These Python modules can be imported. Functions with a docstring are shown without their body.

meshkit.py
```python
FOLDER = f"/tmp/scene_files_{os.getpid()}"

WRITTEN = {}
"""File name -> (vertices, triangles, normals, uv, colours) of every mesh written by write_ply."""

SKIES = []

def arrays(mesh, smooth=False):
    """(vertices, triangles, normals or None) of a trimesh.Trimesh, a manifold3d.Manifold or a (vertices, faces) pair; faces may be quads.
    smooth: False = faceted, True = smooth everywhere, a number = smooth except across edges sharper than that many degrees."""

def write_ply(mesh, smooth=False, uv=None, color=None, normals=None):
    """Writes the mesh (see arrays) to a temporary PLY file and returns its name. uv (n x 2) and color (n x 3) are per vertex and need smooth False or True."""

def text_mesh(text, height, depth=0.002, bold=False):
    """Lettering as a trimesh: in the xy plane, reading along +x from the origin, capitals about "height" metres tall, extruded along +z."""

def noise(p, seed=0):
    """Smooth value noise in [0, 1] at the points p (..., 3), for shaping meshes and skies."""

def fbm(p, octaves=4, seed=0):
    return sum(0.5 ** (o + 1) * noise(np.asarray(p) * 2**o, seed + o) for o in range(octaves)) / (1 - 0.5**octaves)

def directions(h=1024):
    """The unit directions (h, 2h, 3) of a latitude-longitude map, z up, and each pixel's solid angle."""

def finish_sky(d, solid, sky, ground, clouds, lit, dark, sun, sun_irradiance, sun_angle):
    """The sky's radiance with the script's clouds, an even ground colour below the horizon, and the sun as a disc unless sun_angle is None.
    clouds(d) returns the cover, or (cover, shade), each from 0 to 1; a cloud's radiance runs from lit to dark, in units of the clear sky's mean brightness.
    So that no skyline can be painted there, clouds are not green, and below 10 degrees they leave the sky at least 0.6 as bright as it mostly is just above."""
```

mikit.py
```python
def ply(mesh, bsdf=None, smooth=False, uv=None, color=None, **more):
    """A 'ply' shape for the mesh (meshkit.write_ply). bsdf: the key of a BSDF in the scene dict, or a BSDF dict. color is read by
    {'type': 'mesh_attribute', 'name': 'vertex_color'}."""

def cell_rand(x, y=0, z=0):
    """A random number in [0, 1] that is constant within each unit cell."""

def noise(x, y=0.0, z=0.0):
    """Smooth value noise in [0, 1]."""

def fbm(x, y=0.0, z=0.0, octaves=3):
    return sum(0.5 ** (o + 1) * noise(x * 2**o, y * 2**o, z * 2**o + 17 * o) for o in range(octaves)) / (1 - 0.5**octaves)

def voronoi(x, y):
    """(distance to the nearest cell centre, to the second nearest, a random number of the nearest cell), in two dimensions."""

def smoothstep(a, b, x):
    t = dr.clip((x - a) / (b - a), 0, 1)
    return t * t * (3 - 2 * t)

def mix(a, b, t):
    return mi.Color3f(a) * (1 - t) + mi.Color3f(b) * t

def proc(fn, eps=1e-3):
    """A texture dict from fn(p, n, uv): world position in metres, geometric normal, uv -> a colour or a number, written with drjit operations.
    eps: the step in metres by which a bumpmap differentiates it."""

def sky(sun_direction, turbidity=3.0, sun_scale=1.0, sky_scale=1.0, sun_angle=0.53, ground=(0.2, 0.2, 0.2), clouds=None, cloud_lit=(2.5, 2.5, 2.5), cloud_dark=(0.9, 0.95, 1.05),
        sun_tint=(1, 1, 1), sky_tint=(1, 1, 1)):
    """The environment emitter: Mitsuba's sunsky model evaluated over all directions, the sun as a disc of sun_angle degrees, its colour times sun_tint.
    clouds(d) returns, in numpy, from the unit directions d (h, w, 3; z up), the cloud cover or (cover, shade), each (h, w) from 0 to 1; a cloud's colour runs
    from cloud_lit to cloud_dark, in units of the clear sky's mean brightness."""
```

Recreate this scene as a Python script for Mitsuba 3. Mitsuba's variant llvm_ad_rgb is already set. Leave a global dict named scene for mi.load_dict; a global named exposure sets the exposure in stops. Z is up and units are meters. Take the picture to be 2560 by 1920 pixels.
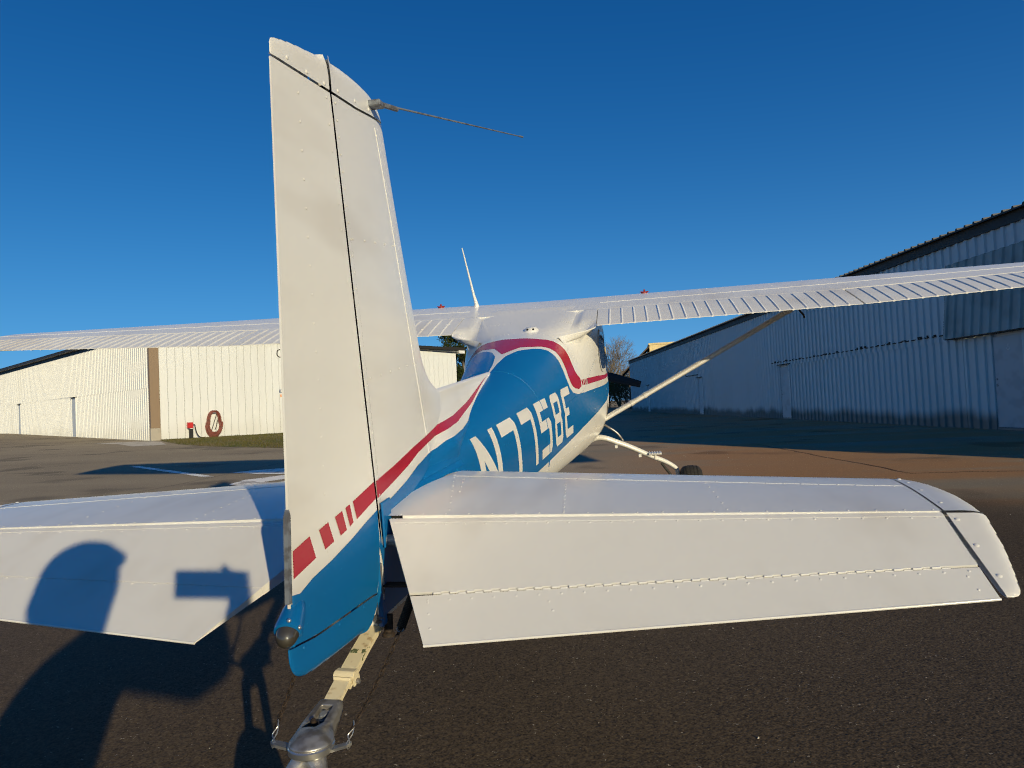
import math
import numpy as np
import trimesh
import drjit as dr
import mitsuba as mi
import manifold3d as m3
import mikit
import meshkit
from mikit import proc, noise, fbm, smoothstep, mix
from scipy.interpolate import PchipInterpolator as PI
from shapely.geometry import Polygon, LineString, Point, box as sbox
from shapely import affinity

scene, labels = {}, {}
rng = np.random.default_rng(11)
A = np.array
# ------------------------------------------------------------------ camera
CAM = A([0.7247, -1.8087, 1.0298])
YAW, PITCH, ROLL, FPX = -0.166871, 0.0314065, -0.0470901, 1713.13
def cam_axes():
    cy, sy, cp, sp = math.cos(YAW), math.sin(YAW), math.cos(PITCH), math.sin(PITCH)
    f = A([sy*cp, cy*cp, sp]); r = A([cy, -sy, 0.0]); u = np.cross(r, f)
    c, s = math.cos(ROLL), math.sin(ROLL)
    return c*r + s*u, -s*r + c*u, f
RIGHT, UP, FWD = cam_axes()
scene['camera'] = {'type': 'perspective', 'fov': math.degrees(2*math.atan(1280/FPX)), 'fov_axis': 'x', 'near_clip': 0.01, 'far_clip': 6000.0,
    'to_world': mi.ScalarTransform4f().look_at(origin=CAM.tolist(), target=(CAM+FWD).tolist(), up=UP.tolist())}
# ------------------------------------------------------------------ sun and sky
AZ, EL = math.radians(35.17), math.radians(11.3)
SUN = A([math.sin(AZ)*math.cos(EL), -math.cos(AZ)*math.cos(EL), math.sin(EL)])
def veil(d):      # the pale band of air above the horizon, the same all round
    return .80*np.exp(-np.degrees(np.arcsin(np.clip(d[..., 2], 0, 1)))/7.)
scene['sky'] = mikit.sky(SUN.tolist(), turbidity=2.2, sun_scale=1.55, sky_scale=1.0, ground=(0.12, 0.1, 0.08), sun_tint=(.90, 1.18, 1.86), sky_tint=(0.06, 0.67, 1.58),
    clouds=veil, cloud_lit=(1.8, 4.2, 8.0), cloud_dark=(1.8, 4.2, 8.0))
exposure = 1.5
# ------------------------------------------------------------------ materials
def tex(fn, eps=1e-3): return proc(fn, eps)
def rgb(*c): return {'type': 'rgb', 'value': list(c)}
def two(b): return {'type': 'twosided', 'bsdf': b}
def pbr(col, rough=.5, **k):
    return {'type': 'principled', 'base_color': col if isinstance(col, dict) else rgb(*col), 'roughness': rough, **k}
def dent(p, n, uv):          # oil-canning of thin aluminium sheet plus fine orange peel
    return 0.0030*fbm(p.x*2.7, p.y*2.7, p.z*2.1, 2)
def painted(c, wear=.05, rough=.3, grime=(.40, .34, .26)):
    def fn(p, n, uv):
        a = fbm(p.x*2.3 + 5, p.y*2.3, p.z*2.3, 3)
        b = fbm(p.x*10, p.y*2.6, p.z*10, 3)
        k = smoothstep(.46, .82, a*.6 + b*.4)
        return mix(mi.Color3f(*c), mi.Color3f(*[x*g*1.4 for x, g in zip(c, grime)]), k*wear*3)
    return two({'type': 'bumpmap', 'arbitrary': {'type': 'proc', **{k: v for k, v in tex(dent, 4e-3).items() if k != 'type'}}, 'scale': 1.0,
                'bsdf': pbr(tex(fn), rough, clearcoat=.35, clearcoat_gloss=.92, specular=.5)})
scene['white_paint'] = painted((.645, .64, .62), .12, .24)
scene['blue_paint'] = painted((.003, .115, .33), .035, .26)
scene['red_paint'] = painted((.35, .010, .026), .03, .28)
def fleck(c, d, s=120., lo=.45, hi=.7):
    def fn(p, n, uv): return mix(mi.Color3f(*c), mi.Color3f(*d), smoothstep(lo, hi, fbm(p.x*s, p.y*s, p.z*s, 3)))
    return tex(fn)
scene['cast_metal'] = two(pbr(fleck((.42, .41, .40), (.25, .23, .21), 40.), .42, metallic=.75))
scene['bright_metal'] = two(pbr((.62, .61, .58), .3, metallic=.9))
scene['grey_metal'] = two(pbr(fleck((.20, .22, .25), (.12, .12, .13), 60.), .5, metallic=.4))
scene['rust'] = two(pbr(fleck((.045, .03, .021), (.018, .014, .012), 90.), .75, metallic=.3))
scene['ivory_paint'] = two(pbr(fleck((.62, .55, .38), (.40, .30, .17), 55., .58, .8), .5))
def scuff(p, n, uv):
    k = smoothstep(.5, .6, fbm(p.x*110, p.y*60, p.z*130, 3))
    return mix(mi.Color3f(.62, .54, .36), mi.Color3f(.10, .12, .06), k)
scene['green_scuff'] = two(pbr(tex(scuff), .7))
scene['black_rubber'] = two(pbr(fleck((.022, .021, .02), (.035, .033, .03), 70.), .75))
scene['black_paint'] = two(pbr((.012, .012, .013), .45))
scene['gap_black'] = two(pbr((.01, .01, .01), .9))
scene['tinted_glass'] = two(pbr((.015, .018, .02), .06, specular=.7))
scene['smoked_lens'] = two(pbr((.05, .045, .035), .07, specular=.9, metallic=.35, clearcoat=1.0))
scene['fuel_red'] = two(pbr((.22, .015, .015), .5))
def siding(c, d, joint=None):
    def fn(p, n, uv):
        st = fbm(p.x*1.1, p.y*1.1, p.z*.18, 3)
        low = smoothstep(.75, .0, p.z - .9*fbm(p.x*.9, p.y*.9, 0, 3) + .1)
        return mix(mi.Color3f(*c), mi.Color3f(*d), dr.clip(smoothstep(.5, .85, st)*.45 + low*.55, 0, 1))
    return two(pbr(tex(fn), .5, specular=.3))
scene['cream_siding'] = siding((.66, .675, .67), (.53, .53, .50))
scene['cream_smooth_siding'] = siding((.64, .665, .68), (.56, .57, .56))
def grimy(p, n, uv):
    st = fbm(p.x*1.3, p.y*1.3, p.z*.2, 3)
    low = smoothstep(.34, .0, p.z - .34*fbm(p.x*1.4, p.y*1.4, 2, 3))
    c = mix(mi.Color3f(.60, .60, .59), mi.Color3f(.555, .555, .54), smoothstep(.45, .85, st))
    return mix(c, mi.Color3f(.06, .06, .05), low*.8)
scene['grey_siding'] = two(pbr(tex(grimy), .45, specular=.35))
scene['old_siding'] = two(pbr(fleck((.36, .37, .34), (.25, .26, .235), 2., .4, .8), .55))
scene['grey_door_paint'] = two(pbr(fleck((.42, .43, .45), (.36, .37, .39), 5.), .45))
scene['pale_door_paint'] = two(pbr((.52, .55, .57), .5))
scene['dark_fascia'] = two(pbr((.018, .017, .016), .6))
scene['teal_band'] = two(pbr((.035, .05, .055), .55))
scene['brown_trim'] = two(pbr((.22, .155, .10), .55))
scene['roof_metal'] = two(pbr((.11, .11, .105), .6))
scene['brown_roof'] = two(pbr(fleck((.075, .055, .04), (.05, .04, .03), 2.), .8))
scene['yellow_wall'] = two(pbr(fleck((.72, .58, .30), (.62, .49, .25), .8), .7))
scene['concrete'] = two(pbr(fleck((.36, .33, .28), (.27, .25, .21), 3.), .85))
scene['red_box_paint'] = two(pbr((.45, .02, .02), .4))
scene['hose_rubber'] = two(pbr(fleck((.19, .055, .04), (.12, .04, .03), 12.), .6))
scene['dark_cable'] = two(pbr((.05, .045, .04), .6))
scene['sign_blue'] = two(pbr((.06, .10, .2), .5)); scene['sign_orange'] = two(pbr((.7, .35, .18), .5))
scene['sign_white'] = two(pbr((.75, .75, .72), .5))
scene['letter_black'] = two(pbr((.012, .012, .012), .6))
scene['bark'] = two(pbr(fleck((.13, .105, .08), (.085, .07, .055), 6.), .9))
scene['pale_bark'] = two(pbr(fleck((.20, .165, .12), (.14, .115, .085), 4.), .9))
def leaf(a, b):
    def fn(p, n, uv): return mix(mi.Color3f(*a), mi.Color3f(*b), noise(p.x*2.1, p.y*2.1, p.z*2.1))
    return {'type': 'principledthin', 'base_color': tex(fn), 'roughness': .6, 'diff_trans': .5, 'spec_tint': 0.}
scene['pine_needles'] = leaf((.030, .055, .016), (.06, .07, .022))
scene['shrub_leaves'] = leaf((.20, .15, .06), (.11, .10, .045))
scene['grass_blades'] = leaf((.075, .10, .028), (.17, .13, .055))
scene['skin'] = two(pbr((.45, .28, .2), .5)); scene['jacket_cloth'] = two(pbr((.05, .055, .07), .85)); scene['trouser_cloth'] = two(pbr((.08, .09, .14), .85))
scene['phone_case'] = two(pbr((.02, .02, .022), .35))
def asphalt(p, n, uv):
    x, y = p.x, p.y
    big = fbm(x*.33 + 3, y*.33, 1., 4)
    streak = fbm((x*.8 + y*.35)*.5, (y - x*.1)*1.6, 5., 4)
    grain = noise(x*230, y*230, 0.)*.6 + noise(x*110, y*110, 4.)*.4
    spark = smoothstep(.86, .94, noise(x*170 + 9, y*170, 2.)*.75 + noise(x*60, y*60, 3.)*.25)
    # the fresh dark patch round the tail, with a wandering edge
    e = 0.5*(fbm(x*.7, y*.7, 9., 3) - .5)
    edge = smoothstep(-1.0, .9, (5.0 - .18*(x - 3.2)) + e*3.2 - y)*smoothstep(-.05, .05, x + 2.7 + (y - 1.0)*.12 + e*.25)
    dark = mix(mi.Color3f(.028, .020, .012), mi.Color3f(.165, .12, .074), dr.clip(1.2*(grain - .5) + .5, 0, 1)*.8 + .5*(big - .45))
    old = mix(mi.Color3f(.165, .135, .095), mi.Color3f(.28, .235, .165), dr.clip(big*.7 + .45*streak - .05, 0, 1))
    rustk = smoothstep(-1.0, 2.5, x)*smoothstep(.28, .6, streak*.7 + .3*big)
    old = mix(old, mi.Color3f(.285, .15, .062), rustk*.9)
    old = old*(.78 + .44*grain)
    oil = smoothstep(.62, .8, fbm(x*.9 + 20, y*.9, 7., 3))
    old = old*(1 - .35*oil)
    c = mix(old, dark, edge)
    # tar-filled cracks
    w = .05*(fbm(x*1.5, y*1.5, 3., 3) - .5)
    d1 = dr.abs(x - (3.55 + (y - 10.7)*(-.121)) + w*2)
    c1 = smoothstep(.035, .012, d1)*smoothstep(14., 11., y)*smoothstep(6.9, 7.3, y)
    d2 = dr.abs(x + 2.72 + (y - 1.0)*.12 + w*1.5)
    c2 = smoothstep(.03, .012, d2)*smoothstep(5.0, 3.0, y)
    d3 = dr.abs(y - 7.05 + .04*(x - 4) + w*3)
    c3 = smoothstep(.035, .012, d3)*smoothstep(3.8, 4.2, x)
    d4 = dr.abs((x + 6.1)*.97 + (y - 7.7)*.06 + w*3)
    c4 = smoothstep(.03, .01, d4)*.5
    c = c*(1 - .75*dr.clip(c1 + c2 + c3 + c4, 0, 1))
    return mix(c, mi.Color3f(.55, .48, .38), spark*.7)
def asphalt_h(p, n, uv):
    return 0.0011*noise(p.x*110, p.y*110, 0.) + 0.0006*noise(p.x*240, p.y*240, 3.)
scene['asphalt'] = two({'type': 'bumpmap', 'arbitrary': tex(asphalt_h, 1.5e-3), 'scale': 1.0, 'bsdf': pbr(tex(asphalt), .75, specular=.25)})
def mottled_white(p, n, uv):  # off-white, mixed at random towards brown
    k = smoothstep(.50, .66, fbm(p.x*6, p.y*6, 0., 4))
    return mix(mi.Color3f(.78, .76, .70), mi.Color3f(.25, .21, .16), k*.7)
scene['mottled_white_mark'] = two(pbr(tex(mottled_white), .6))
scene['dry_grass_ground'] = two(pbr(fleck((.105, .10, .045), (.16, .125, .065), 1.2, .35, .7), .9))
# ------------------------------------------------------------------ helpers
def put(key, mesh, bsdf, smooth=30, **lab):
    scene[key] = mikit.ply(mesh, bsdf, smooth)
    if lab: labels[key] = lab
    return key
def thing(key, label, category, group=None):
    labels[key] = {'label': label, 'category': category, **({'group': group} if group else {})}
    return key
COUNT = {}
def num(base):
    k = COUNT.get(base, 0); COUNT[base] = k + 1
    return base if k == 0 else f'{base}_{k:03d}'
def cat(ms): return trimesh.util.concatenate([m for m in ms if m is not None and len(m.faces)])
def TM(v, f):
    f = np.asarray(f)
    if f.shape[1] == 4: f = np.vstack([f[:, [0, 1, 2]], f[:, [0, 2, 3]]])
    return trimesh.Trimesh(np.asarray(v, float), f, process=False)
def grid(P):
    """P (n, m, 3) -> mesh"""
    n, m = P.shape[:2]
    i, j = np.meshgrid(np.arange(n-1), np.arange(m-1), indexing='ij'); a = (i*m + j).ravel()
    return TM(P.reshape(-1, 3), np.stack([a, a+m, a+m+1, a+1], 1))
def boxm(lo, hi, ch=0.0):
    lo, hi = A(lo, float), A(hi, float)
    if ch <= 0:
        m = trimesh.creation.box(hi - lo); m.apply_translation((lo+hi)/2); return m
    pts = []
    for sx in (0, 1):
        for sy in (0, 1):
            for sz in (0, 1):
                c = A([(lo, hi)[sx][0], (lo, hi)[sy][1], (lo, hi)[sz][2]]); d = A([1-2*sx, 1-2*sy, 1-2*sz])*ch
                for k in range(3):
                    q = c + d; q[k] = c[k]; pts.append(q)
    return trimesh.convex.convex_hull(A(pts))
def frame(t):
    t = t/np.linalg.norm(t); a = np.cross(t, [0, 0, 1.0])
    if np.linalg.norm(a) < .05: a = np.cross(t, [0, 1.0, 0])
    a /= np.linalg.norm(a); return a, np.cross(a, t)
def tube(pts, r, n=8, flat=1.0, cap=True):
    """tube along pts; flat squashes the second axis"""
    p = A(pts, float); k = len(p); r = np.broadcast_to(r, (k,))
    t = np.gradient(p, axis=0); a, b = frame(t[0]); V = []
    for i in range(k):
        ti = t[i]/np.linalg.norm(t[i]); a = a - ti*(a@ti); a /= np.linalg.norm(a); b = np.cross(a, ti)
        th = np.arange(n)*2*np.pi/n
        V.append(p[i] + r[i]*(np.cos(th)[:, None]*a + flat*np.sin(th)[:, None]*b))
    V = A(V).reshape(-1, 3); F = []
    for i in range(k-1):
        for j in range(n):
            F.append([i*n+j, i*n+(j+1) % n, (i+1)*n+(j+1) % n, (i+1)*n+j])
    m = TM(V, F)
    if cap:
        c0, c1 = len(V), len(V)+1; V = np.vstack([V, p[:1], p[-1:]])
        F2 = [[c0, (j+1) % n, j] for j in range(n)] + [[c1, (k-1)*n+j, (k-1)*n+(j+1) % n] for j in range(n)]
        m = trimesh.Trimesh(V, np.vstack([m.faces, F2]), process=False)
    m.invert() if m.is_watertight and m.volume < 0 else None
    return m
def cyl(a, b, r, n=16): return tube([a, b], r, n)
def smoothpts(pts, n=40):
    p = A(pts, float); s = np.r_[0, np.cumsum(np.linalg.norm(np.diff(p, axis=0), axis=1))]
    return PI(s, p)(np.linspace(0, s[-1], n))
def plate(poly, T0, T1):
    """extrude a shapely polygon between maps T0 and T1 of (n,2)->(n,3)"""
    v, f = trimesh.creation.triangulate_polygon(poly, engine='earcut')
    a, b = T0(v), T1(v); n = len(v); ms = [TM(a, f), TM(b, f[:, ::-1])]
    for ring in [poly.exterior, *poly.interiors]:
        c = A(ring.coords); q0, q1 = T0(c[:, :2]), T1(c[:, :2]); k = len(c)
        ms.append(TM(np.vstack([q0, q1]), [[i, i+1, k+i+1, k+i] for i in range(k-1)]))
    m = cat(ms); m.merge_vertices(); m.fix_normals(); return m
def cells(poly, dx, dy):
    """a polygon cut into a grid of small triangles"""
    x0, y0, x1, y1 = poly.bounds; V, F, n = [], [], 0
    xs = np.arange(math.floor(x0/dx), math.ceil(x1/dx)+1)*dx; ys = np.arange(math.floor(y0/dy), math.ceil(y1/dy)+1)*dy
    for i in range(len(xs)-1):
        strip = poly.intersection(sbox(xs[i], y0-1, xs[i+1], y1+1))
        if strip.is_empty: continue
        for j in range(len(ys)-1):
            g = strip.intersection(sbox(xs[i], ys[j], xs[i+1], ys[j+1]))
            for q in getattr(g, 'geoms', [g]):
                if q.geom_type != 'Polygon' or q.area < 1e-9: continue
                v, f = trimesh.creation.triangulate_polygon(q, engine='earcut')
                V.append(v); F.append(f + n); n += len(v)
    return np.vstack(V), np.vstack(F)
# the aircraft stands nose up: its own frame (x right, y forward, z up, origin on the elevator hinge line) to the world
AL, HZ = 0.106791, 0.713999
RX = A([[1, 0, 0], [0, math.cos(AL), -math.sin(AL)], [0, math.sin(AL), math.cos(AL)]])
def W(p): return np.atleast_2d(p)@RX.T + [0, 0, HZ]
def toAC(p): return (np.atleast_2d(p) - [0, 0, HZ])@RX
def ac(mesh):
    m = mesh.copy(); m.vertices = W(m.vertices); return m
PLANE = 'airplane'
thing(PLANE, 'white and blue high-wing airplane with a red stripe parked on the dark apron', 'airplane')
def part(name, mesh, bsdf, smooth=30, label=None, kind=None):
    k = num(f'{PLANE}__{name}'); put(k, ac(mesh), bsdf, smooth)
    d = {**({'label': label} if label else {}), **({'kind': kind} if kind else {})}
    if d: labels[k] = d
    return k
def rivets(P, N, r=.0034, h=.0016, n=8):
    """low domes on points P with normals N"""
    P, N = np.atleast_2d(P), np.atleast_2d(N); V, F = [], []
    th = np.arange(n)*2*np.pi/n; o = 0
    for p, q in zip(P, N):
        a, b = frame(q); q = q/np.linalg.norm(q)
        for rr, hh in ((1.0, -.2), (.72, .62)):
            V.append(p + rr*r*(np.cos(th)[:, None]*a + np.sin(th)[:, None]*b) + hh*h*q)
        V.append((p + h*q)[None])
        for j in range(n):
            k = (j+1) % n
            F += [[o+j, o+n+j, o+k], [o+k, o+n+j, o+n+k], [o+n+j, o+2*n, o+n+k]]
        o += 2*n + 1
    m = TM(np.vstack(V), F); m.fix_normals(); return m
def along(pts, step):
    p = A(pts, float); s = np.r_[0, np.cumsum(np.linalg.norm(np.diff(p, axis=0), axis=1))]
    k = max(2, int(s[-1]/step)+1); u = np.linspace(0, s[-1], k)
    return np.stack([np.interp(u, s, p[:, i]) for i in range(p.shape[1])], 1)
# ------------------------------------------------------------------ ground
def gz(x): return .0145*np.clip(-1 - np.asarray(x, float), 0, 48)
def sheet(poly, dz, cell=None):
    v, f = cells(poly, *(cell or (3., 3.)))
    return TM(np.c_[v, gz(v[:, 0]) + dz], f)
gx = A([-2500, -300, -49, -25, -13, -7, -4, -2, -1, 0, 2, 6, 14, 40, 300, 2500.]); gy = A([-600, -60, -12, -4, 0, 4, 8, 14, 24, 40, 70, 140, 400, 3000.])
GX, GY = np.meshgrid(gx, gy, indexing='ij')
put('apron', grid(np.stack([GX, GY, gz(GX)], -1)), 'asphalt', False, kind='structure', label='sunlit old asphalt apron with a darker fresh patch round the tail')
def flat_poly(pts, dz): return sheet(Polygon(pts), dz, (1.5, 1.5))
put('white_line', flat_poly([(-9.6, 11.02), (-9.52, 11.16), (-6.2, 8.74), (-6.28, 8.6)], .004), 'mottled_white_mark', False, kind='structure', label='mottled white line across the apron on the left')  # narrow white strip laid just over the asphalt
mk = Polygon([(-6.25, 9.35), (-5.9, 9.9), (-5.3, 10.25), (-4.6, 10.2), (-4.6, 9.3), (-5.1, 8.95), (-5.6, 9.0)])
put('white_mark', sheet(mk, .004, (1., 1.)), 'mottled_white_mark', False, kind='structure', label='mottled white mark on the apron just left of the rudder')  # flat white shape with random brownish mottling
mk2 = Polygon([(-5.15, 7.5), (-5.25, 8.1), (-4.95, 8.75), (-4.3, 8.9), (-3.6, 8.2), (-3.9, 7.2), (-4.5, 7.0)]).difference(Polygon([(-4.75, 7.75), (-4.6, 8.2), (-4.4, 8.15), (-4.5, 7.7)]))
put('white_mark_001', sheet(mk2, .004, (1., 1.)), 'mottled_white_mark', False, kind='structure', label='nearer mottled white mark on the apron beside the tailplane')  # second white shape, with a small opening
gp = np.c_[rng.uniform(-6, 6, 300), rng.uniform(-.6, 13, 300)]; gm = []
tet = A([[1, 0, -.3], [-.6, .8, -.2], [-.5, -.9, -.25], [.1, .05, .7], [.4, .6, .2]])
for q in gp:
    h_ = trimesh.convex.convex_hull(tet + rng.normal(0, .22, tet.shape)); h_.apply_scale(rng.uniform(.002, .005)*(1 + q[1]*.08)); h_.apply_translation([q[0], q[1], float(gz(q[0]))+.002]); gm.append(h_)
put('grit', cat(gm), 'concrete', False, label='loose pale grit scattered over the apron', category='grit', kind='stuff')
# ------------------------------------------------------------------ fuselage
ST = A([
[-.05, .050, .020, -.27, -.12, 2.2, 2.2], [.70, .115, .135, -.335, -.10, 2.2, 2.4], [1.20, .185, .215, -.375, -.09, 2.2, 2.5],
[1.77, .265, .296, -.41, -.08, 2.2, 2.6], [2.20, .325, .378, -.435, -.07, 2.3, 2.7], [2.70, .400, .462, -.46, -.05, 2.5, 2.8], [2.92, .430, .497, -.47, -.045, 2.8, 2.9],
[3.20, .465, .556, -.48, -.04, 4.6, 3.0], [3.60, .510, .650, -.495, -.03, 7.0, 3.2], [3.85, .530, .704, -.50, -.025, 7.0, 3.3], [4.10, .545, .70, -.50, -.02, 7.0, 3.4],
[4.60, .550, .66, -.50, -.02, 5.0, 3.4], [5.10, .53, .42, -.49, -.03, 3.5, 3.2], [5.80, .43, .26, -.36, 0., 2.8, 2.8], [6.13, .28, .22, -.12, .05, 2.4, 2.4]])
FS = [PI(ST[:, 0], ST[:, k]) for k in range(1, 7)]
def fus(y, t, off=0.0):
    y, t = np.broadcast_arrays(np.asarray(y, float), np.asarray(t, float))
    w, zt, zb, zc, nU, nL = [f(y) for f in FS]
    a = np.pi*np.abs(t); s, c = np.sin(a), np.cos(a); n = np.where(c >= 0, nU, nL)
    x = w*np.abs(s)**(2/n); h = np.abs(c)**(2/n)
    P = np.stack([x*np.sign(t + 1e-12), y, np.where(c >= 0, zc + (zt-zc)*h, zc + (zb-zc)*h)], -1)
    if off:
        e = 2e-3
        du = fus(y+e, t) - fus(y-e, t); dv = fus(y, t+e) - fus(y, t-e)
        nn = np.cross(dv, du); nn /= np.linalg.norm(nn, axis=-1, keepdims=True) + 1e-12
        P = P + off*nn
    return P
def fus_x(y, z):
    y, z = np.asarray(y, float), np.asarray(z, float)
    w, zt, zb, zc, nU, nL = [f(y) for f in FS]
    r = np.where(z >= zc, (z-zc)/(zt-zc), (zc-z)/(zc-zb)); n = np.where(z >= zc, nU, nL)
    return w*np.clip(1 - np.clip(r, 0, 1)**n, 0, 1)**(1/n)
ys = np.unique(np.r_[np.linspace(-.05, 5.0, 130), np.linspace(5, 6.13, 26)]); ts = np.linspace(-1, 1, 193)
YY, TT = np.meshgrid(ys, ts, indexing='ij')
fm = grid(fus(YY, TT))
e0 = fus(ys[0]*np.ones(193), ts); e1 = fus(ys[-1]*np.ones(193), ts)
caps = [TM(np.vstack([e, e.mean(0)]), [[i, i+1, len(e)] for i in range(len(e)-1)]) for e in (e0, e1)]
part('fuselage', cat([fm]+caps), 'white_paint', 40, 'round fuselage with blue sides and white belly')
def fdecal(name, poly, bsdf, off=.0016, both=True, label=None, cell=(.05, .018)):
    v, f = cells(poly, *cell)
    P = fus(v[:, 0], v[:, 1], off)
    for sd in (1, -1) if both else (1,):
        m = TM(P*[sd, 1, 1], f[:, ::sd]); m.merge_vertices(); part('fuselage__'+name, m, bsdf, 60, label if sd == 1 else None)
def tz(y, z):
    y, z = np.asarray(y, float), np.asarray(z, float); w, zt, zb, zc, nU, nL = [f(y) for f in FS]
    h = np.where(z >= zc, (z-zc)/(zt-zc), (zc-z)/(zc-zb)); n = np.where(z >= zc, nU, nL)
    c_ = np.clip(h, 0, 1)**(n/2); return np.where(z >= zc, np.arccos(c_), np.pi-np.arccos(c_))/np.pi
def zline(pts, n=24):
    p = A(pts); y = np.linspace(p[0, 0], p[-1, 0], n); o = np.argsort(p[:, 0]); return [(float(a), float(tz(a, b))) for a, b in zip(y, np.interp(y, p[o, 0], p[o, 1]))]
upper = [(1.816, .004), (1.989, .008), (2.183, .022), (2.34, .057), (2.479, .115), (2.553, .148), (2.599, .181), (2.606, .218), (2.598, .257), (2.571, .297), (2.548, .349), (2.559, .395),
         (2.607, .422), (2.68, .436)] + zline([(2.73, .080), (2.861, .074), (3.229, .060), (3.884, .036), (4.6, .01), (6.12, .09)], 40)
lower = zline([(6.12, .03), (5.2, -.08), (4.4, -.10), (3.705, -.117), (2.8, -.156)], 40) + [(2.727, .552), (2.205, .575), (1.666, .605), (1.0, .66), (.4, .74), (-.045, .80)]
fdecal('blue_side', Polygon([(-.045, .0), (1.7, .0)] + upper + lower), 'blue_paint', .0014, label='blue side panel with an arched upper edge')
ro = [(2.725, 0.), (2.735, .02), (2.749, .07), (2.775, .1), (2.816, .128), (2.844, .16), (2.858, .202), (2.855, .243), (2.834, .278), (2.805, .318), (2.803, .357), (2.829, .381), (2.863, .397), (2.88, .41), (2.868, .434)]
ri = [(2.78, .432), (2.70, .418), (2.648, .404), (2.618, .384), (2.612, .352), (2.642, .302), (2.672, .259), (2.686, .216), (2.664, .178), (2.604, .138), (2.525, .106), (2.447, .054), (2.338, .026), (2.24, 0.)]
full = Polygon(ro + ri + [(y, -t) for y, t in ri[::-1][1:]] + [(y, -t) for y, t in ro[::-1][:-1]]).buffer(0)
fdecal('roof_stripe', full, 'red_paint', .0016, both=False, label='wide red stripe arching over the roof', cell=(.05, .015))
for a, b in ((2.905, .030), (2.957, .024), (3.003, .016), (3.037, .011)):
    fdecal('side_bar', Polygon(zline([(a-.010, .160-(a-2.9)*.02), (a+b-.010, .160-(a-2.9)*.02)], 4) + zline([(a+b, .122-(a-2.9)*.04), (a, .122-(a-2.9)*.04)], 4)), 'red_paint', .0022)
fdecal('side_stripe', Polygon(zline([(3.06, .158), (3.5, .140), (4.0, .113), (4.8, .09), (5.7, .12)], 40) + zline([(5.7, .08), (4.8, .06), (3.95, .082), (3.5, .100), (3.072, .115)], 40)), 'red_paint', .0022, label='red stripe along the cabin side')
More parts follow.
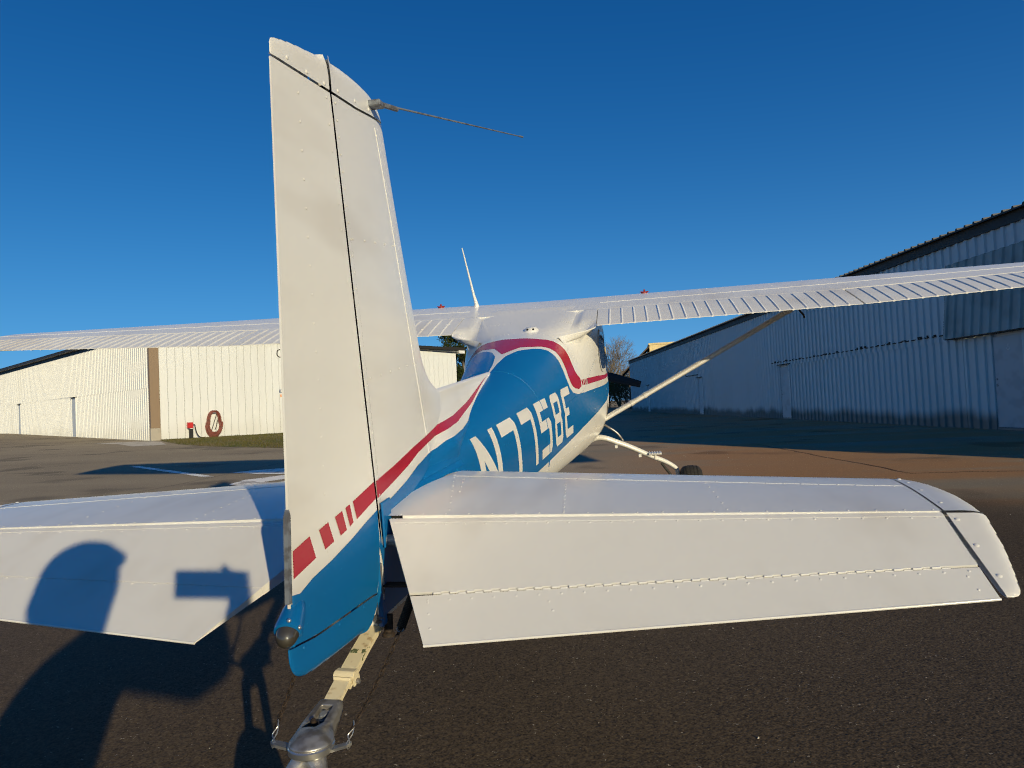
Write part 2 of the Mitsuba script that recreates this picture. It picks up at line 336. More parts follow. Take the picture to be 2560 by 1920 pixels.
# registration, block letters in a unit cell 1 wide 1.4 high
def rect(a, b, c, d): return sbox(a, b, c, d)
H = 1.45
GLY = {
 'N': Polygon([(0, 0), (.22, 0), (.22, .95), (.76, 0), (1, 0), (1, H), (.78, H), (.78, .52), (.24, H), (0, H)]),
 '7': Polygon([(0, H), (.86, H), (1, H-.16), (1, 0), (.77, 0), (.77, H-.28), (0, H-.28)]),
 '5': Polygon([(0, H), (1, H), (1, H-.26), (.25, H-.26), (.25, .94), (.86, .94), (1, .8), (1, .14), (.86, 0), (0, 0), (0, .25), (.76, .25), (.76, .68), (0, .68)]),
 '8': Polygon([(.14, 0), (.86, 0), (1, .14), (1, .62), (.9, .76), (1, .88), (1, H-.14), (.86, H), (.14, H), (0, H-.14), (0, .88), (.1, .76), (0, .62), (0, .14)],
      [[(.25, .24), (.75, .24), (.75, .62), (.25, .62)], [(.25, .88), (.75, .88), (.75, H-.24), (.25, H-.24)]]),
 'E': Polygon([(.14, 0), (1, 0), (1, .24), (.25, .24), (.25, .63), (.62, .63), (.62, .86), (.25, .86), (.25, H-.24), (1, H-.24), (1, H), (.14, H), (0, H-.14), (0, .86), (.08, .75), (0, .63), (0, .14)])}
ztop = lambda y: .098 + (np.asarray(y) - .86)*.034
for ch, y0, y1 in (('N', .862, 1.115), ('7', 1.172, 1.40), ('7', 1.477, 1.69), ('5', 1.77, 1.995), ('8', 2.072, 2.25), ('E', 2.315, 2.515)):
    for side in (1, -1):
        g = GLY[ch] if side == 1 else affinity.scale(GLY[ch], -1, 1, origin=(.5, 0))
        g = affinity.scale(g, y1-y0, .295/H, origin=(0, 0))
        v, f = cells(g, .05, .03)
        y = y0 + v[:, 0]; z = ztop(y) - .295 + v[:, 1]
        ex = 3e-3; gy_ = (fus_x(y+ex, z)-fus_x(y-ex, z))/(2*ex); gz_ = (fus_x(y, z+ex)-fus_x(y, z-ex))/(2*ex)
        n = np.stack([np.ones_like(y), -gy_, -gz_], 1); n /= np.linalg.norm(n, axis=1, keepdims=True)
        P = np.stack([fus_x(y, z), y, z], 1) + .0026*n
        m = TM(P*[side, 1, 1], f[:, ::side]); m.merge_vertices()
        part('fuselage__registration_letter', m, 'white_paint', 60, f'white registration {"letter" if ch in "NE" else "digit"} {ch}' if side > 0 else None)
# skin joints and rivet rows on the tail cone
def ring(y0, slope, a, b, wd=.004, h=.0012):
    t = np.linspace(a, b, 120); c = y0 + slope*np.abs(t)
    L = fus(c-wd, t, .0015); M1 = fus(c-wd*.6, t, .0015+h); M2 = fus(c+wd*.6, t, .0015+h); R = fus(c+wd, t, .0015)
    return grid(np.stack([L, M1, M2, R], 1))
part('fuselage__skin_joint', ring(1.84, .16, .02, .62, h=.0022), 'blue_paint', 60)
part('fuselage__skin_joint', ring(1.84, .16, -.62, -.02, h=.0022), 'blue_paint', 60)
RV = []
def frv(y, t): RV.append((fus(y, t, .0025), fus(y, t, .01) - fus(y, t, .004)))
frv(1.845 + .16*np.linspace(.03, .6, 40), np.linspace(.03, .6, 40)); frv(1.845 + .16*np.linspace(.03, .5, 30), -np.linspace(.03, .5, 30))
yy = np.linspace(1.2, 3.6, 70); frv(yy, np.interp(yy, [1.2, 3.6], [.40, .475])); frv(yy, np.interp(yy, [1.2, 3.6], [.66, .60])); frv(np.full(40, 3.3), np.linspace(.33, .8, 40)); frv(np.full(46, 4.12), np.linspace(.3, .8, 46))
tt = np.linspace(-.36, .36, 46); frv(2.93 - .25*np.abs(tt)**2, tt); frv(3.28 + .0*tt, tt*.8)
part('fuselage__rivets', cat([rivets(p, q) for p, q in RV[3:]]), 'white_paint', 60, kind='stuff'); part('fuselage__side_rivets', cat([rivets(p, q, .003, .0012) for p, q in RV[:3]]), 'blue_paint', 60, kind='stuff')
# cabin side window and door line
wpoly = Polygon([(3.64, .32), (3.66, .27), (3.70, .22), (3.76, .185), (3.84, .17), (4.06, .165), (4.06, .47), (3.80, .47), (3.70, .42), (3.655, .37)])
def sdecal(name, poly, bsdf, off, label=None, cell=(.06, .03)):
    v, f = cells(poly, *cell); y, z = v[:, 0], v[:, 1]
    P = np.stack([fus_x(y, z) + off, y, z], 1)
    for sd in (1, -1):
        m = TM(P*[sd, 1, 1], f[:, ::sd]); m.merge_vertices(); part(name, m, bsdf, 60, label if sd == 1 else None)
sdecal('fuselage__window', wpoly, 'tinted_glass', .003, 'dark side window behind the door post')
sdecal('fuselage__window', Polygon([(4.13, .17), (4.75, .17), (4.68, .46), (4.13, .47)]), 'tinted_glass', .003)
fr = wpoly.buffer(.022).difference(wpoly)
sdecal('fuselage__window_frame', fr, 'white_paint', .006)
sdecal('fuselage__door_seam', Polygon([(4.085, -.32), (4.093, -.32), (4.093, .47), (4.085, .47)]), 'gap_black', .003)
# little roof vent aft of the wing
c = A([.078, 3.02, .512]); v_ = []
for a, rr, hh in ((0, .052, -.01), (0, .05, .012), (0, .034, .026), (0, .018, .029)):
    th = np.arange(20)*2*np.pi/20
    v_.append(np.stack([c[0] + rr*np.cos(th), c[1] + 1.1*rr*np.sin(th), c[2] + hh + .19*rr*np.sin(th)], 1))
v_.append(np.repeat(c[None] + [[0, 0, .03]], 20, 0))
part('roof_vent', grid(np.stack([np.vstack([q, q[:1]]) for q in v_])), 'white_paint', 50, 'small white dome with two dark holes on the roof')
for dx in (-.02, .02):
    part('roof_vent__hole', rivets(c + [dx, -.045, .012], [0, -.9, .45], .0075, .001, 12), 'gap_black')
# ------------------------------------------------------------------ wing
def te_z(x): x = np.abs(x); return np.where(x < 2.3, .524 + .0152*(x-.52), .5508 + .043*(x-2.3))
def chord(x): x = np.abs(x); return np.where(x < 2.4, 1.62, 1.62 - .33*(x-2.4)/2.65)
def le_z(x): x = np.abs(x); return .69 + .0062*x
def wing_pt(x, s, up):
    """s 0 at the leading edge .. 1 at the trailing edge"""
    x, s = np.broadcast_arrays(np.asarray(x, float), np.asarray(s, float)); c = chord(x)
    yt = .12*5*(.2969*np.sqrt(s) - .126*s - .3516*s**2 + .2843*s**3 - .1030*s**4); yc = np.where(s < .4, .02/.16*(.8*s - s*s), .02/.36*(.2 + .8*s - s*s))
    z = le_z(x) + (te_z(x)-le_z(x))*s + c*(yc + np.where(up, yt, -yt))
    return np.stack([x, 3.14 + c*(1-s), z], -1)
SF = .72       # flap and aileron begin here
def wing_mesh(side):
    xs = np.r_[np.linspace(0, .5, 5), np.linspace(.524, 4.98, 40)]
    s = .5*(1-np.cos(np.linspace(0, np.pi, 40)))**1.0; s = s/s[-1]*SF*1.0; s = np.unique(np.r_[s[s < SF], SF])
    U = np.stack([wing_pt(xs, q, True) for q in s], 1); L = np.stack([wing_pt(xs, q, False) for q in s[::-1]], 1)
    P = np.concatenate([U[:, ::1][:, ::-1], L[:, ::-1][:, 1:]], 1)    # from the rear upper edge round the nose to the rear lower edge
    P = np.concatenate([P, P[:, :1]], 1); m = grid(P); v = P[-1]; c = v.mean(0)
    m2 = TM(np.vstack([v, c]), [[i, i+1, len(v)] for i in range(len(v)-1)])
    m = cat([m, m2]); m.vertices = m.vertices*[side, 1, 1]
    m.merge_vertices(); m.fix_normals(); return m
def control(side, x0, x1, pitch, s0=SF, s1=1.0, droop=0.0, bead=.0065, skew=0.0):
    """flap or aileron with pressed beads across it"""
    n = int(round((x1-x0)/pitch)); wv = .0095
    xs = [x0]
    for k in range(1, n):
        c = x0 + k*(x1-x0)/n; xs += [c-wv, c-wv*.45, c, c+wv*.45, c+wv]
    xs = A(xs + [x1]); ht = np.zeros(len(xs))
    for i in range(1, len(xs)-1): ht[i] = (0, .7, 1., .7, 0)[(i-1) % 5]*bead
    s = np.linspace(s0, s1, 9); V = []
    for q in s:
        u = (q-s0)/(s1-s0); env = min(1, u/.06, (1-u)/.02 if u > .97 else 1) if 0 < u < 1 else 0
        p = wing_pt(xs, np.full(len(xs), min(q, .9995)), True); p[:, 2] += ht*(env if u < .98 else .6)
        V.append(p)
    for q in s[::-1]:
        p = wing_pt(xs, np.full(len(xs), min(q, .9995)), False); p[:, 2] -= ht*(.6 if q > .97*s1 else .3) + (.003 if q >= s1 else 0); V.append(p)
    P = np.stack(V + [V[0]], 0)
    ms = [grid(P)]
    for e in (P[:, 0], P[:, -1]): ms.append(TM(np.vstack([e, e.mean(0)]), [[i, i+1, len(e)] for i in range(len(e)-1)]))
    m = cat(ms); h = wing_pt(A([x0]), A([s0]), True)[0]
    m.vertices = m.vertices*[side, 1, 1]; m.merge_vertices(); m.fix_normals(); return m
def wnorm(x, s):
    e = 1e-3; a = wing_pt(x+e, s, True) - wing_pt(x-e, s, True); b = wing_pt(x, s-e, True) - wing_pt(x, s+e, True)
    n = np.cross(a, b); return n/np.linalg.norm(n, axis=-1, keepdims=True)
for side in (1, -1):
    wk = part('wing', wing_mesh(side), 'white_paint', 40, 'right wing reaching past the frame towards the grey hangar' if side > 0 else 'left wing seen beyond the fin')
    wn = wk.split('__')[1]
    part(wn+'__flap', control(side, .532, 2.298, .0865, SF+.0035), 'white_paint', 24, 'flap with pressed ribs across it')
    part(wn+'__aileron', control(side, 2.312, 4.95, .0875, SF+.0035+.01), 'white_paint', 24, 'aileron with pressed ribs across it')
    # tip: rounded bow
    tip = []
    s = np.linspace(0, 1, 30)
    for k, a in enumerate(np.linspace(0, np.pi/2, 9)):
        x = 4.982 + .13*math.sin(a); sc = math.cos(a)
        u = wing_pt(np.full(30, 4.98), s, True); l = wing_pt(np.full(30, 4.98), s, False); mid = (u+l)/2
        u = mid + (u-mid)*max(sc, .02); l = mid + (l-mid)*max(sc, .02)
        p = np.vstack([u[::-1], l[1:], u[-1:]]); yc_ = 3.14 + .6*chord(5.)
        p[:, 0] = x; p[:, 1] = yc_ + (p[:, 1]-yc_)*(1 - .28*math.sin(a)**2); p[:, 2] -= .02*math.sin(a); tip.append(p)
    m = grid(np.stack(tip)); m.vertices *= [side, 1, 1]; m.merge_vertices(); m.fix_normals()
    part(wn+'__wing_tip', m, 'white_paint', 50)
    R = []
    for s_ in (.30, .33, .56, .70): R.append((np.arange(.56, 4.95, .062), s_))
    P, N = [], []
    for x, s_ in R:
        P.append(wing_pt(x, np.full(len(x), s_), True)); N.append(wnorm(x, np.full(len(x), s_)))
    for xx in (.60, .66, 1.02, 1.35, 1.42, 1.9, 2.25, 2.32, 2.8, 3.3, 3.8, 4.3, 4.8):
        s_ = np.linspace(.12, .69, 22); P.append(wing_pt(np.full(22, xx), s_, True)); N.append(wnorm(np.full(22, xx), s_))
    P, N = np.vstack(P)*[side, 1, 1], np.vstack(N)*[side, 1, 1]
    part(wn+'__rivets', rivets(P, N, .0036, .0015, 6), 'white_paint', 60, kind='stuff')
    # lapped skin edge
    xs = np.linspace(.54, 4.96, 60); L = [wing_pt(xs, np.full(60, q), True) + [0, 0, d] for q, d in ((.558, .0), (.5585, .0022), (.566, .0022), (.5665, 0.))]
    m = grid(np.stack(L)); m.vertices *= [side, 1, 1]; m.fix_normals(); part(wn+'__skin_lap', m, 'white_paint', 30)
    # fuel cap
    b = wing_pt(A([.908]), A([.275]), True)[0]*[side, 1, 1]
    part(wn+'__fuel_cap', cat([cyl(b-[0, 0, .01], b+[0, 0, .012], .028, 18), boxm(b+[-.038, -.005, .009], b+[.038, .005, .017], .003), boxm(b+[-.007, -.01, .015], b+[.007, .01, .034], .003)]), 'fuel_red', 30, 'small red fuel cap standing on the wing')
    # strut
    a, b = A([.50*side, 4.12, -.285]), A([2.13*side, 4.26, .575])
    part('wing_strut', tube(smoothpts([a, (a+b)/2, b], 12), .052, 20, .42), 'white_paint', 60, 'lit white strut from the belly up to the wing' if side > 0 else None)
    sk = [k for k in scene if k.startswith(PLANE+'__wing_strut')][-1].split('__')[1]
    for q in (.155, .225, .965):
        c = a + (b-a)*q; d = (b-a)/np.linalg.norm(b-a)
        part(sk+'__strut_clip', tube([c-d*.012, c+d*.012], .056, 20, .46), 'white_paint', 60)
    part(sk+'__tie_ring', tube([b+[0.02*side, -.03, -.03], b+[.05*side, -.05, -.075], b+[.055*side, -.05, -.1]], .008, 8), 'black_paint', 60)
# roof fairing that carries the wing's surface into the fuselage, with a concave corner under each flap end
def fairing(side):
    ysn = np.r_[np.linspace(2.93, 3.14, 18), np.linspace(3.16, 3.60, 12), 3.63, 3.66]; rows = []
    for y in ysn:
        u = min(1, (y-2.93)/.21); k = math.sin(u*math.pi/2)**1.3
        zU = float(wing_pt(A([.524]), A([min(.999, 1-(y-3.14)/1.62)]), True)[0, 2]) if y >= 3.14 else .522 - (3.14-y)*.30
        fx = float(fus_x(y, zU-.02)); xo = fx + max(.5262-fx, 0)*k
        w = float(FS[0](y)); xi = .74*w; zc_, zt_f, nU_ = float(FS[3](y)), float(FS[1](y)), float(FS[4](y)); zi = zc_ + (zt_f-zc_)*(1-.74**nU_)**(1/nU_) + .0015
        t = np.linspace(0, 1, 12)[:, None]; sl_ = -(zt_f-zc_)/w*(.74**(nU_-1))*(1-.74**nU_)**(1/nU_-1); p0, p1, p2 = A([xi, y, zi]), A([xi+(xo-xi)*.5, y, zi+sl_*(xo-xi)*.5]), A([xo, y, zU])
        top = (1-t)**2*p0 + 2*t*(1-t)*p1 + t*t*p2
        if y > 3.14:
            zw = wing_pt(top[:, 0], np.full(12, 1-(y-3.14)/1.62), True)[:, 2] + .001; top[:, 2] += np.maximum(0, zw-top[:, 2])*min(1, (y-3.14)/.12)*np.clip(t[:, 0]*3, 0, 1)
        top[:, 2] -= max(0, y-3.60)*.45
        dep = .105*k + .003; zl = zU - .008 - dep; xl = float(fus_x(y, zl)) - .003
        b = np.linspace(0, 1, 12)[:, None]
        bot = np.concatenate([xo + (xl-xo)*np.sin(b*np.pi/2), np.full((12, 1), y), zU - .008 - dep*(1-np.cos(b*np.pi/2))], 1)
        rows.append(np.vstack([top, bot]))
    P = np.stack(rows); m = grid(P); e = P[-1]
    m = cat([m, TM(np.vstack([e, e.mean(0)]), [[i, i+1, len(e)] for i in range(len(e)-1)])])
    m.vertices = m.vertices*[side, 1, 1]; m.merge_vertices(); m.fix_normals(); return m
for side in (1, -1):
    part('roof_fairing', fairing(side), 'white_paint', 50, 'curved corner fairing under the right flap root' if side > 0 else None)
fk = 'roof_fairing'
yj = np.full(60, 3.88); tj = np.linspace(-.30, .30, 60)
part('fuselage__roof_joint', grid(np.stack([fus(yj+d, tj, o) for d, o in ((-.004, .0), (-.003, .003), (.009, .003), (.01, .0))], 1)), 'white_paint', 40)
part('fuselage__roof_rivets', rivets(fus(np.full(70, 3.845), np.linspace(-.29, .29, 70), .001), fus(np.full(70, 3.845), np.linspace(-.29, .29, 70), .01)-fus(np.full(70, 3.845), np.linspace(-.29, .29, 70), .004), .004, .002, 6), 'white_paint', 60, kind='stuff')
# whip antenna on the left wing
b = A([-.556, 4.2, float(wing_pt(A([.556]), A([1-(4.2-3.14)/1.62]), True)[0, 2])])
part('whip_antenna', cat([tube([b-[0, 0, .01], b+[.003, -.006, .02], b+[-.012, -.02, .10], b+[-.055, -.16, .49], b+[-.0555, -.162, .497]], [.03, .018, .011, .005, .0075], 10)]), 'white_paint', 60, 'thin white whip antenna on the left wing root')
# ------------------------------------------------------------------ fin, rudder and dorsal fin
hy = lambda z: -.032 - .042*np.asarray(z, float)
th = lambda z: np.clip(.045 - .0165*np.asarray(z, float), .01, .06)
_le = PI(*A([(-.1, .86), (.15, .84), (.295, .80), (.318, .745), (.335, .70), (.37, .645), (.43, .592), (.55, .548), (.764, .475), (1.186, .352), (1.30, .322)]).T)
le = lambda z: _le(np.clip(z, -.1, 1.3))
_te = PI(*A([(-.3, -.487), (-.03, -.463), (.144, -.438), (.396, -.41), (.687, -.379), (1.142, -.334), (1.3, -.318)]).T)
te = lambda z: _te(np.clip(z, -.3, 1.3))
def fin_x(y, z):
    y, z = np.asarray(y, float), np.asarray(z, float); h = hy(z)
    sf = np.clip((y-h)/(le(z)-h), 0, 1); sr = np.clip((h-y)/(h-te(z)), 0, 1)
    return th(z)*np.where(y >= h, (1+.35*sf)*np.sqrt(np.clip(1-sf**2.3, 0, 1)), 1-.93*sr)
def dor_x(y, z):
    y, z = np.asarray(y, float), np.asarray(z, float)
    b = np.interp(y, [.3, .7, 1.2, 1.78], [.02, .088, .062, .02]); zt = np.interp(y, [.3, 1.78], [.314, .310]); zb = FS[1](y) - .028
    u = np.clip((zt-z)/np.maximum(zt-zb, .004), 0, 1)
    x = .012 + (b-.012)*u**1.7
    return np.where((z > zt) | (y > 1.785), 0, np.where(u < .06, x*np.sqrt(np.clip(u/.06, 0, 1)), x))
def tail_x(y, z): return np.maximum(fin_x(y, z), dor_x(y, z))
seam = lambda y: 1.14 + np.interp(np.asarray(y, float), [-.34, -.085, .084, .378], [0, 0, .009, .046])
GAP = .0045
def fin_mesh():
    s = 1-np.cos(np.linspace(0, np.pi/2, 26)); s = np.r_[np.linspace(0, .6, 10)[:-1], .6+.4*np.sin(np.linspace(0, np.pi/2, 20))]
    v = np.linspace(0, 1, 50); P = []
    for q in v:
        row = []
        for k in s:
            z = -.09 + q*(1.16+.09)
            for _ in range(3):
                y = hy(z)+GAP + k*(le(z)-hy(z)-GAP); z = -.09 + q*(seam(y)-.003+.09)
            row.append([float(fin_x(y, z)), y, z])
        P.append(row)
    P = A(P); full_ = np.concatenate([P, P[:, ::-1][:, 1:]*[-1, 1, 1]], 1)
    e = full_[-1]
    return cat([grid(full_), TM(np.vstack([e, e.mean(0)]), [[i, i+1, len(e)] for i in range(len(e)-1)])])
m = fin_mesh(); m.fix_normals(); part('fin', m, 'white_paint', 35, 'white fin ahead of the dark rudder gap')
def dorsal_mesh():
    ysd = np.linspace(.35, 1.785, 50); P = []
    for y in ysd:
        zt = float(np.interp(y, [.3, 1.78], [.314, .310])); zb = float(FS[1](y)) - .03
        z = zt - (zt-zb)*np.linspace(0, 1, 30)**1.8; x = dor_x(np.full(30, y), z); x[0] = 0
        P.append(np.stack([np.r_[x, -x[::-1][:-1]][::1], np.full(59, y), np.r_[z, z[::-1][:-1]]], 1)[np.r_[29:-1:-1, 30:59][:59] if False else np.arange(59)])
    P = A(P); R = P[:, :30]; L = P[:, :30]*[-1, 1, 1]
    m = cat([grid(R), grid(L)[::1] if False else grid(L)]); m.merge_vertices(); m.fix_normals(); return m
part('dorsal_fin', dorsal_mesh(), 'white_paint', 40, 'low dorsal ridge running forward from the fin')
def chaikin(p, n=3):
    p = A(p, float)
    for _ in range(n):
        q = np.empty((2*len(p)-2, 2)); q[0::2] = .75*p[:-1]+.25*p[1:]; q[1::2] = .25*p[:-1]+.75*p[1:]; p = np.vstack([p[:1], q, p[-1:]])
    return [tuple(x) for x in p]
RB = [(-.483, -.119), (-.482, -.142), (-.47, -.167), (-.448, -.188), (-.41, -.205), (-.344, -.215), (-.271, -.221), (-.169, -.233), (-.12, -.215), (-.074, -.158)]
rs = lambda y: np.interp(np.asarray(y, float), [-.483, -.381, -.241, -.111, -.07], [-.119, -.136, -.145, -.153, -.158])   # bottom cap seam
def rud_front(z): return np.where(z > -.02, hy(z)-GAP, np.interp(z, [-.158, -.02], [-.078, -.036]))
def rudder_mesh():
    v = np.linspace(0, 1, 60); s = np.linspace(0, 1, 18); P = []
    for q in v:
        row = []
        for k in s:
            z = .4
            for _ in range(4):
                y = rud_front(z) + k*(te(z)-rud_front(z)); lo, hi = rs(y)+.002, seam(y)-.003; z = lo + q*(hi-lo)
            row.append([float(fin_x(y, z)), y, z])
        P.append(row)
    P = A(P); full_ = np.concatenate([P, P[:, ::-1]*[-1, 1, 1], P[:, :1]], 1)
    ms = [grid(full_)]
    for e in (full_[0], full_[-1]): ms.append(TM(np.vstack([e, e.mean(0)]), [[i, i+1, len(e)] for i in range(len(e)-1)]))
    m = cat(ms); m.merge_vertices(); m.fix_normals(); return m
part('rudder', rudder_mesh(), 'white_paint', 35, 'tall white rudder with a blue foot')
def pillow(poly, xs_, border, r, squash=1.0, cell=.0075, both=True):
    """a cap in the (y, z) plane: half thickness xs_ closing to nothing at the border line"""
    v, f = cells(poly, cell, cell)
    fine = LineString(border)
    d = A([fine.distance(Point(p)) for p in v]); k = np.sqrt(np.clip(1-(1-np.clip(d/r, 0, 1))**2, 0, 1))
    x = xs_(v[:, 0], v[:, 1])*k
    P = np.c_[x, v]; ms = [TM(P, f), TM(P*[-1, 1, 1], f[:, ::-1])]
    m = cat(ms); m.merge_vertices(digits_vertex=5); m.fix_normals(); return m
TC = [(-.334, 1.147), (-.332, 1.168), (-.326, 1.178), (-.317, 1.183), (-.29, 1.191), (-.229, 1.205), (-.17, 1.214), (-.118, 1.222), (-.11, 1.224), (-.05, 1.232), (.006, 1.238), (.07, 1.242), (.139, 1.244), (.19, 1.243), (.235, 1.24), (.28, 1.232), (.315, 1.218), (.34, 1.201), (.352, 1.19)]
capth = lambda y, z: fin_x(y, np.minimum(z, 1.15))*1.04 + .0012
yr = -.082
p1 = [p for p in TC if p[0] < -.1]; p2 = [p for p in TC if p[0] > -.1]
def sm(y0, y1, d, n=12): return [(float(y), float(seam(y))+d) for y in np.linspace(y0, y1, n)]
part('rudder__tip_cap', pillow(Polygon(p1 + [(-.098, 1.226), (-.089, 1.18), (-.089, 1.143)] + sm(-.092, -.334, .0025)), capth, p1, .03), 'white_paint', 40, 'white rounded cap on top of the rudder')
part('fin__tip_cap', pillow(Polygon([(-.083, 1.229)] + p2 + sm(.352, -.078, .0025) + [(-.077, 1.18)]), capth, p2, .045), 'white_paint', 40, 'white rounded cap on top of the fin')
bc = [(float(y), float(rs(y))-.0022) for y in np.linspace(-.483, -.074, 14)]
BB = chaikin([(-.483, -.119), (-.484, -.150), (-.470, -.182), (-.435, -.203), (-.38, -.214), (-.271, -.226), (-.169, -.233)])
part('rudder__bottom_cap', pillow(Polygon(bc + [(-.10, -.195), (-.125, -.218)] + BB[::-1]), lambda y, z: fin_x(y, np.maximum(z, -.15))*1.03+.001, BB, .022), 'blue_paint', 40, 'blue rounded foot of the rudder')
def tdecal(name, poly, bsdf, off, label=None, fx=tail_x, cell=(.03, .02)):
    v, f = cells(poly, *cell); y, z = v[:, 0], v[:, 1]; e = 2e-3
    g1 = (fx(y+e, z)-fx(y-e, z))/(2*e); g2 = (fx(y, z+e)-fx(y, z-e))/(2*e)
    n = np.stack([np.ones_like(y), -np.clip(g1, -3, 3), -np.clip(g2, -3, 3)], 1); n /= np.linalg.norm(n, axis=1, keepdims=True)
    P = np.stack([fx(y, z), y, z], 1) + off*n
    for sd in (1, -1):
        m = TM(P*[sd, 1, 1], f[:, ::sd]); m.merge_vertices(); part(name, m, bsdf, 60, label if sd == 1 else None)
ru = [(-.0315, .134), (.106, .146), (.306, .168), (.457, .180), (.62, .194)]; rl = [(-.0315, .087), (.094, .103), (.234, .122), (.341, .142), (.469, .154), (.567, .160)]
bl = [(-.0305, .053), (.084, .065), (.206, .08), (.329, .103), (.466, .117), (.55, .121), (.638, .132)]
fz = lambda z: float(hy(z)) + GAP + .001
# the stripe and the blue foot continue over the dorsal fin
du = ru + [(.838, .200), (1.103, .224), (1.449, .268), (1.70, .300)]; dl = rl + [(.70, .166), (.843, .172), (.95, .186), (1.177, .215), (1.545, .276)]
bl2 = bl + [(.75, .136), (.859, .143), (.95, .155), (1.17, .192), (1.45, .236), (1.60, .262), (1.76, .286)]
red_fin = Polygon(du + dl[::-1]); blue_fin = Polygon(bl2 + [(1.76, .2), (1.2, .1), (.7, 0), (-.02, -.085)])
tdecal('fin__red_stripe', red_fin.buffer(0), 'red_paint', .0018, 'red stripe rising along the fin base to the dorsal tip')
tdecal('fin__blue_foot', blue_fin.buffer(0), 'blue_paint', .0018, 'blue foot of the fin', cell=(.022, .006))
for q in ([(-.165, .113), (-.045, .135), (-.043, .089), (-.153, .064)], [(-.204, .107), (-.182, .110), (-.172, .062), (-.190, .056)], [(-.256, .099), (-.221, .104), (-.207, .053), (-.238, .048)],
          [(-.329, .089), (-.288, .096), (-.270, .044), (-.311, .038)], [(-.437, .075), (-.369, .087), (-.352, .032), (-.444, .017)]):
    tdecal('rudder__red_bar', Polygon(q), 'red_paint', .0016, fx=fin_x)
tdecal('rudder__blue_foot', Polygon([(-.041, .057), (-.11, .043), (-.186, .024), (-.285, .005), (-.373, -.007), (-.447, -.027), (-.4475, -.035), (-.4625, -.031)] + [(float(te(z)), z) for z in (-.05, -.08)] + [(float(y), float(rs(y))+.0025) for y in np.linspace(-.478, -.082, 12)] + [(-.062, -.1), (-.043, -.03)]), 'blue_paint', .0016, 'blue lower part of the rudder', fx=fin_x)
# black sheet that paints the shade inside the hinge gap, hinge fittings
part('rudder__hinge_gap_shade', grid(A([[[sx*float(th(z))*1.02, float(hy(z))+.028, z] for sx in (-1, 1)] for z in np.linspace(-.05, 1.17, 20)])), 'gap_black', False)
ms = []
for z in (.16, .62, 1.07):
    y = float(hy(z)); ms.append(boxm([-th(z)*.85, y-.02, z-.012], [th(z)*.85, y+.02, z+.012], .003))
part('rudder__hinge', cat(ms), 'cast_metal')
# bent metal trim strip on the lower trailing edge
q = [(.165, -.436), (.15, -.4465), (.0, -.467), (-.028, -.471), (-.03, -.457), (.15, -.431)]
part('rudder__trim_strip', plate(Polygon([(y, z) for z, y in q]), lambda v: np.c_[np.full(len(v), .0048), v], lambda v: np.c_[np.full(len(v), -.0048), v]), 'grey_metal', 30, 'bent grey trim strip on the rudder edge')
def fin_rv(P):
    P = A(P, float); y, z = P[:, 0], P[:, 1]; e = 2e-3
    n = np.stack([np.ones_like(y), -(fin_x(y+e, z)-fin_x(y-e, z))/(2*e), -(fin_x(y, z+e)-fin_x(y, z-e))/(2*e)], 1)
    n = np.nan_to_num(n); n[:, 1:] = np.clip(n[:, 1:], -2, 2)
    X = np.stack([fin_x(y, z)+.0012, y, z], 1)
    return cat([rivets(X, n, .0034, .0015), rivets(X*[-1, 1, 1], n*[-1, 1, 1], .0034, .0015)])
part('rudder__rivets', cat([fin_rv(along([(-.236, 1.09), (-.253, .76), (-.272, .371), (-.300, .03)], .064)), fin_rv(along([(float(hy(z))-.026, z) for z in (1.12, .08)], .064))]), 'white_paint', 60, kind='stuff')
part('rudder__foot_rivets', cat([fin_rv([(-.305, -.06), (-.14, -.06), (-.16, -.09), (-.2, -.1), (-.25, -.03), (-.33, -.06), (-.13, -.02), (-.41, -.095), (-.395, -.06)])]), 'blue_paint', 60, kind='stuff')
part('fin__rivets', cat([fin_rv(along([(float(hy(z))+.02, z) for z in (1.12, .05)], .042)), fin_rv(along([(.245, 1.12), (.316, .866), (.41, .50)], .124)), fin_rv(along([(.41, .50), (.431, .365), (.437, .298), (.454, .23), (.48, .12)], .068)), fin_rv(along([(-.03, .78), (.30, .80)], .068)), fin_rv(along([(-.0, .41), (.40, .43)], .068))]), 'white_paint', 60, kind='stuff')
# raised edge strip of the leading-edge skin
ln = along([(.238, 1.14), (.316, .866), (.405, .50), (.431, .365), (.437, .298), (.454, .23), (.48, .10)], .03)
row = [np.stack([fin_x(ln[:, 0]+d, ln[:, 1]) + o, ln[:, 0]+d, ln[:, 1]], 1) for d, o in ((-.006, -.001), (-.0045, .0014), (.004, .0017), (.010, .0003))]
m = grid(np.stack(row, 1)); part('fin__skin_strip', cat([m, TM(m.vertices*[-1, 1, 1], m.faces)]), 'white_paint', 50)
def screws(P, N, r=.006): return rivets(P, N, r, .0028, 12)
def fx_screw(name, pts, sc=fin_x):
    for y, z in pts:
        x = float(capth(y, z)); part(name, screws(A([[x, y, z], [-x, y, z]]), A([[1, 0, .1], [-1, 0, .1]]), .0058), 'white_paint', 60)
fx_screw('rudder__cap_screw', [(-.271, 1.156), (-.191, 1.152), (-.112, 1.151)]); fx_screw('fin__cap_screw', [(-.038, 1.157), (.074, 1.167), (.183, 1.177)])
for y in (-.43, -.28, -.16):
    z = float(rs(y)) - .012; x = float(fin_x(y, z))+.001; part('rudder__foot_screw', screws(A([[x, y, z]]), A([[1, 0, 0]]), .0052), 'blue_paint', 60)
